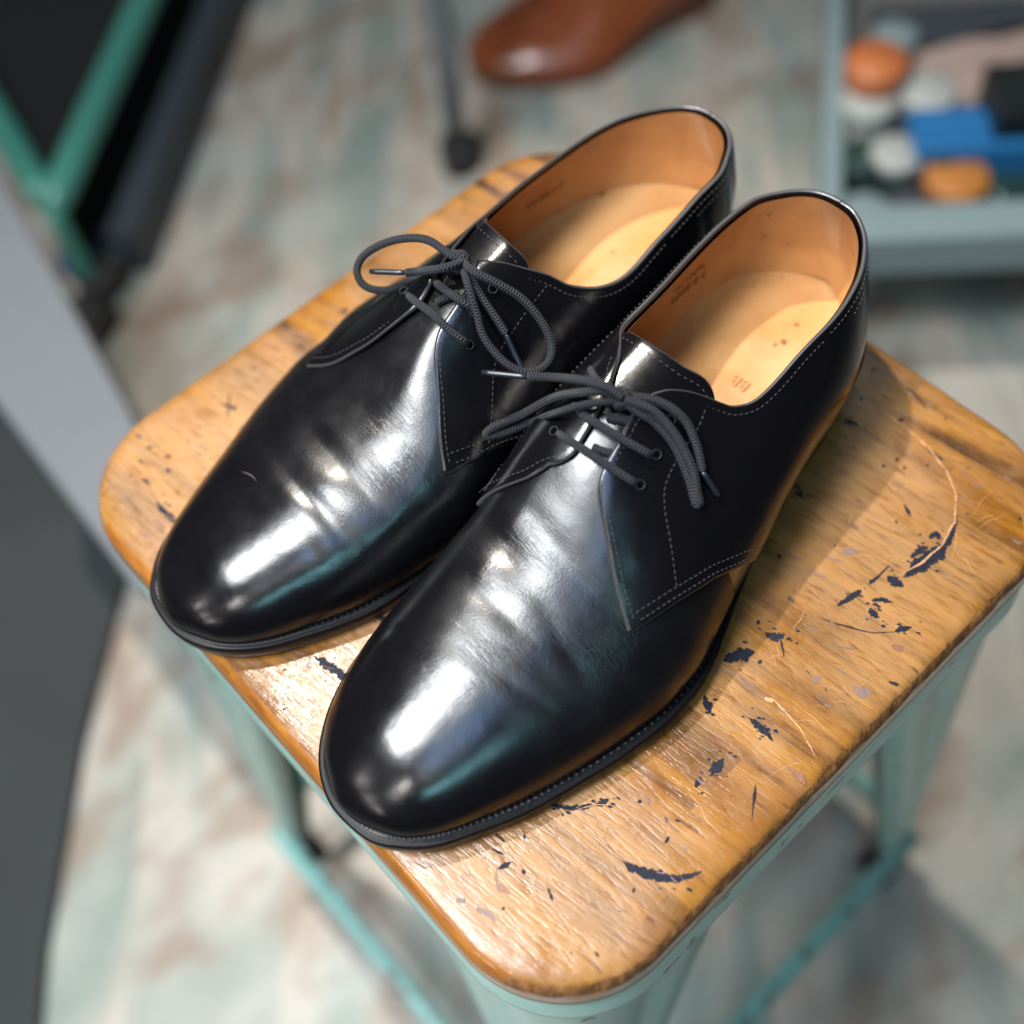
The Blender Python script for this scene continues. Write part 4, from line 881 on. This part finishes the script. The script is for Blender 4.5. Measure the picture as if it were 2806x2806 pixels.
# brown shoe on the floor
M['brown']=plain('brown_calf',(.23,.055,.018),.28,coat=.4,bs=.06,bscale=300,cv=.25);M['brownsole']=plain('brown_sole',(.10,.035,.015),.5)
bp=quadpt(880,95,FZ+.03);th=math.radians(-24)
def bplace(P):
    P=np.asarray(P,float)*np.array((1.25,1.55,1.35));x=P[...,0]+.186;y=-P[...,1];c_,s_=math.cos(th),math.sin(th)
    return np.stack([bp[0]+c_*x-s_*y,bp[1]+s_*x+c_*y,FZ+.001+P[...,2]],-1)
bs_=empty('brown_shoe',(float(bp[0]),float(bp[1]),FZ),'polished tan brown leather shoe on the floor at the top, toe pointing left','shoe');BB=(float(bp[0]),float(bp[1]),FZ)
uu=np.concatenate([[.001],np.linspace(.01,.995,70)]);pp=np.linspace(-PI/2,PI/2,50);GU,GP=np.meshgrid(uu,pp,indexing='ij');S=surf(GU,GP);S[...,2]=np.minimum(S[...,2],.072+.004*np.sin(GP))
link('upper',bplace(S).reshape(-1,3),gridfaces(71,50),M['brown'],bs_,True,BB)
uu=np.linspace(0,1,60);x=X_of(uu,*WX);ring=np.array([(a,b) for a,b in zip(x,wl(uu))]+[(a,b) for a,b in zip(x[::-1][1:-1],wm(uu)[::-1][1:-1])])
Vb=[];k=len(ring)
for z in(0.,1.): Vb+=list(bplace(np.stack([ring[:,0],ring[:,1],Z0(ring[:,0])*z],-1)))
Fb=[(i,(i+1)%k,k+(i+1)%k,k+i) for i in range(k)]+[tuple(range(k))[::-1],tuple(range(k,2*k))]
link('sole',Vb,Fb,M['brownsole'],bs_,False,BB)
# tray of polish at upper right
M['traym']=plain('pale_teal_metal',(.17,.225,.235),.4,cv=.06);M['orange']=plain('orange_label',(.40,.12,.04),.4);M['white']=plain('white_plastic',(.30,.31,.295),.45)
M['blue']=plain('blue_card',(.01,.11,.28),.5);M['dgreen']=plain('dark_green_glass',(.012,.035,.03),.15,coat=.5);M['tan']=plain('pinkish_card',(.30,.22,.19),.6);M['blackp']=plain('black_plastic',(.006,.009,.010),.4);M['amber']=plain('amber_tin',(.36,.14,.03),.4);M['traybed']=plain('grey_bed',(.12,.12,.11),.7)
zt_=-.40;t0=quadpt(1592,385,zt_)[:2];t1=quadpt(2100,362,zt_)[:2];t2=quadpt(1600,-60,zt_)[:2]
ta=(t1-t0)/np.linalg.norm(t1-t0);tbv=(t2-t0);tl=np.linalg.norm(tbv);tbv/=tl
tray=empty('tray',(float(t0[0]),float(t0[1]),FZ),'pale teal metal tray table full of shoe care pots at upper right','tray');TR=(float(t0[0]),float(t0[1]),FZ)
def par(o,a,b,la,lb): return [tuple(o+a*0),tuple(o+a*la),tuple(o+a*la+b*lb),tuple(o+b*lb)]
TW=.55;TL=tl+.1
prism(par(t0,ta,tbv,TW,TL),zt_-.05,zt_-.045,'bed',M['traybed'],tray,TR,.001)
prism(par(t0-tbv*.045,ta,tbv,TW,.044),zt_-.052,zt_,'front_rim',M['traym'],tray,TR,.006)
prism(par(t0-ta*.022,ta,tbv,.021,TL),zt_-.052,zt_-.001,'side_rim',M['traym'],tray,TR,.004)
for la,lb in ((.0,.0),(TW-.03,.0),(0,TL-.05),(TW-.03,TL-.05)):
    pp_=t0+ta*la+tbv*lb+ta*.01;v_,f_,u_=tubemesh([(pp_[0],pp_[1],FZ+.001),(pp_[0],pp_[1],zt_-.053)],.011,10,6);link('leg',v_,f_,M['traym'],tray,True,TR)
def pot(u,v,r,h,m_,lid,label,cat='pot',name='polish_pot',grp='pots on the tray'):
    z=zt_-.0445;p=quadpt(u,v,z+h);e=empty(name,(float(p[0]),float(p[1]),z),label,cat,grp);B_=(float(p[0]),float(p[1]),z)
    def lathe(prof_,nm,mm):
        V=[];F=[];s=28
        for rr,zz in prof_:
            for k in range(s): V.append((p[0]+rr*math.cos(2*PI*k/s),p[1]+rr*math.sin(2*PI*k/s),z+zz))
        for i in range(len(prof_)-1):
            for k in range(s): F.append((i*s+k,i*s+(k+1)%s,(i+1)*s+(k+1)%s,(i+1)*s+k))
        F.append(tuple(range(s))[::-1]);F.append(tuple(range((len(prof_)-1)*s,len(prof_)*s)));link(nm,V,F,mm,e,True,B_)
    lathe([(r*.92,0),(r,.002),(r,h*.62),(r*.95,h*.66)],'jar',M[m_]);lathe([(r*.99,h*.665),(r*1.03,h*.68),(r*1.03,h*.96),(r*.96,h)],'lid',M[lid])
pot(1655,110,.029,.075,'orange','orange','orange pot standing at the left of the tray, farthest back')
pot(1640,185,.026,.05,'white','white','white pot in front of the orange pot on the left of the tray')
pot(1752,165,.028,.05,'white','white','white pot to the right of the orange pot on the tray')
pot(1692,285,.024,.04,'dgreen','white','dark green jar with a white lid near the front left of the tray')
pot(1765,272,.024,.04,'dgreen','dgreen','dark green jar with a dark lid left of the blue box on the tray')
pot(1632,290,.022,.035,'dgreen','dgreen','small dark green jar by the left rim of the tray')
pot(1805,330,.029,.035,'brown','amber','amber lidded tin at the front of the tray, before the blue box')
pot(1630,395,.022,.03,'white','traym','low pale tin in the front left corner of the tray')
def carton(u,v,d,rz,m_,label,name='carton'):
    z=zt_-.0445;p=quadpt(u,v,z+d[2]);mb=MB();mb.box((p[0],p[1],z+d[2]/2),d,rz);mb.box((p[0],p[1],z+d[2]+.0012),(d[0]*.96,d[1]*.5,.002),rz);o=mb.build(name,[M[m_]],None,(0,0,0),bevel=.003)
    tag(o,label,'box','boxes on the tray')
ang=math.atan2(ta[1],ta[0])
pot(1700,215,.020,.03,'blackp','blackp','small black pot between the white pots on the tray')
pot(1745,335,.020,.02,'brown','blackp','flat brown tin with a black lid at the tray front, beside the amber one')
pot(1690,60,.022,.05,'dgreen','traym','green bottle with a pale cap at the back left of the tray')
pot(1905,340,.026,.02,'dgreen','dgreen','flat dark green tin at the front right of the tray')
pot(1720,370,.018,.015,'slate','slate','small grey tin lying at the front rim of the tray')
carton(1868,240,(.145,.058,.05),ang,'blue','bright blue box lying on the tray at the right edge')
carton(1845,165,(.13,.04,.04),ang,'tan','pinkish brown box behind the blue box on the tray')
carton(1925,165,(.05,.07,.08),ang,'blackp','black box at the right edge behind the blue box')
carton(1800,40,(.16,.06,.03),ang,'slate','slate grey box at the back of the tray by the top edge')
carton(1870,95,(.15,.05,.03),ang+.3,'tan','brownish box in the middle back of the tray')
# ---------------------------------------------------------------- world, lights, camera
w=bpy.data.worlds.new('World');sc.world=w;w.use_nodes=True;bg=w.node_tree.nodes['Background'];bg.inputs[0].default_value=(.82,.88,1.,1);bg.inputs[1].default_value=.045
def area(name,loc,target,sx,sy,power,col,roll=0.,spread=180):
    l=bpy.data.lights.new(name,'AREA');l.shape='RECTANGLE';l.size=sx;l.size_y=sy;l.energy=power;l.color=col;l.spread=math.radians(spread)
    o=bpy.data.objects.new(name,l);COL.objects.link(o);o.location=loc;d=Vector(target)-Vector(loc);o.rotation_euler=(d.to_track_quat('-Z','Y').to_matrix().to_4x4()@Matrix.Rotation(roll,4,'Z')).to_euler();return o
area('ceiling_panel_light',(-.56,.17,1.2),(0,0,0),.37,.52,34,(.93,.97,1.),roll=0)
k=bpy.data.lights.new('spot_lamp','SPOT');k.energy=120;k.color=(1.,.93,.82);k.shadow_soft_size=.02;k.spot_size=math.radians(70);k.spot_blend=.6
ko=bpy.data.objects.new('spot_lamp',k);COL.objects.link(ko);ko.location=(.06,.62,1.42);ko.rotation_euler=(Vector((0,0,0))-ko.location).to_track_quat('-Z','Y').to_euler()
area('room_fill',(1.4,1.2,1.9),(.2,.3,-.3),1.2,1.2,10,(.95,.97,1.))  # this and the next: unseen soft fill, added to raise the overall light
area('room_fill',(-1.2,-.8,2.0),(-.3,.2,-.5),.5,.5,2.5,(1.,.97,.93))
for x,y,z,e in((-2.0,.52,1.2,3.0),(-1.35,-.40,1.2,3.5),(-2.3,.05,1.0,2.0),(-2.2,-.3,.7,2.0)):
    area('downlight',(x,y,z),(-.14,0,0),.16,.16,e,(1.,.95,.9))
area('teal_streak_fill',(-.85,-1.08,1.2),(0,0,0),.75,.09,5.0,(.35,.85,.95),roll=0.35)  # unseen teal lamp added only to put a teal streak on the leather
area('blue_band_fill',(-.50,-.38,1.2),(0,0,0),.30,.34,2.6,(.30,.55,1.))  # unseen bluish lamp added for the cool band beside the vamp highlight
cam=bpy.data.cameras.new('camera');co=bpy.data.objects.new('camera',cam);COL.objects.link(co)
U_,_,Vt=np.linalg.svd(CAMR);Ro=U_@Vt
mw=Matrix(((Ro[0][0],Ro[1][0],-Ro[2][0],CAMC[0]),(Ro[0][1],Ro[1][1],-Ro[2][1],CAMC[1]),(Ro[0][2],Ro[1][2],-Ro[2][2],CAMC[2]),(0,0,0,1)))
co.matrix_world=mw;cam.sensor_width=36;cam.lens=36*2210/1932.;cam.clip_start=.01;cam.clip_end=50
cam.dof.use_dof=True;cam.dof.focus_distance=.418;cam.dof.aperture_fstop=3.3
sc.camera=co
sc.view_settings.view_transform='Standard';sc.view_settings.look='None';sc.view_settings.gamma=1;sc.view_settings.exposure=0;sc.view_settings.use_curve_mapping=False
sc.cycles.max_bounces=6;sc.cycles.use_denoising=True;sc.cycles.sample_clamp_indirect=4
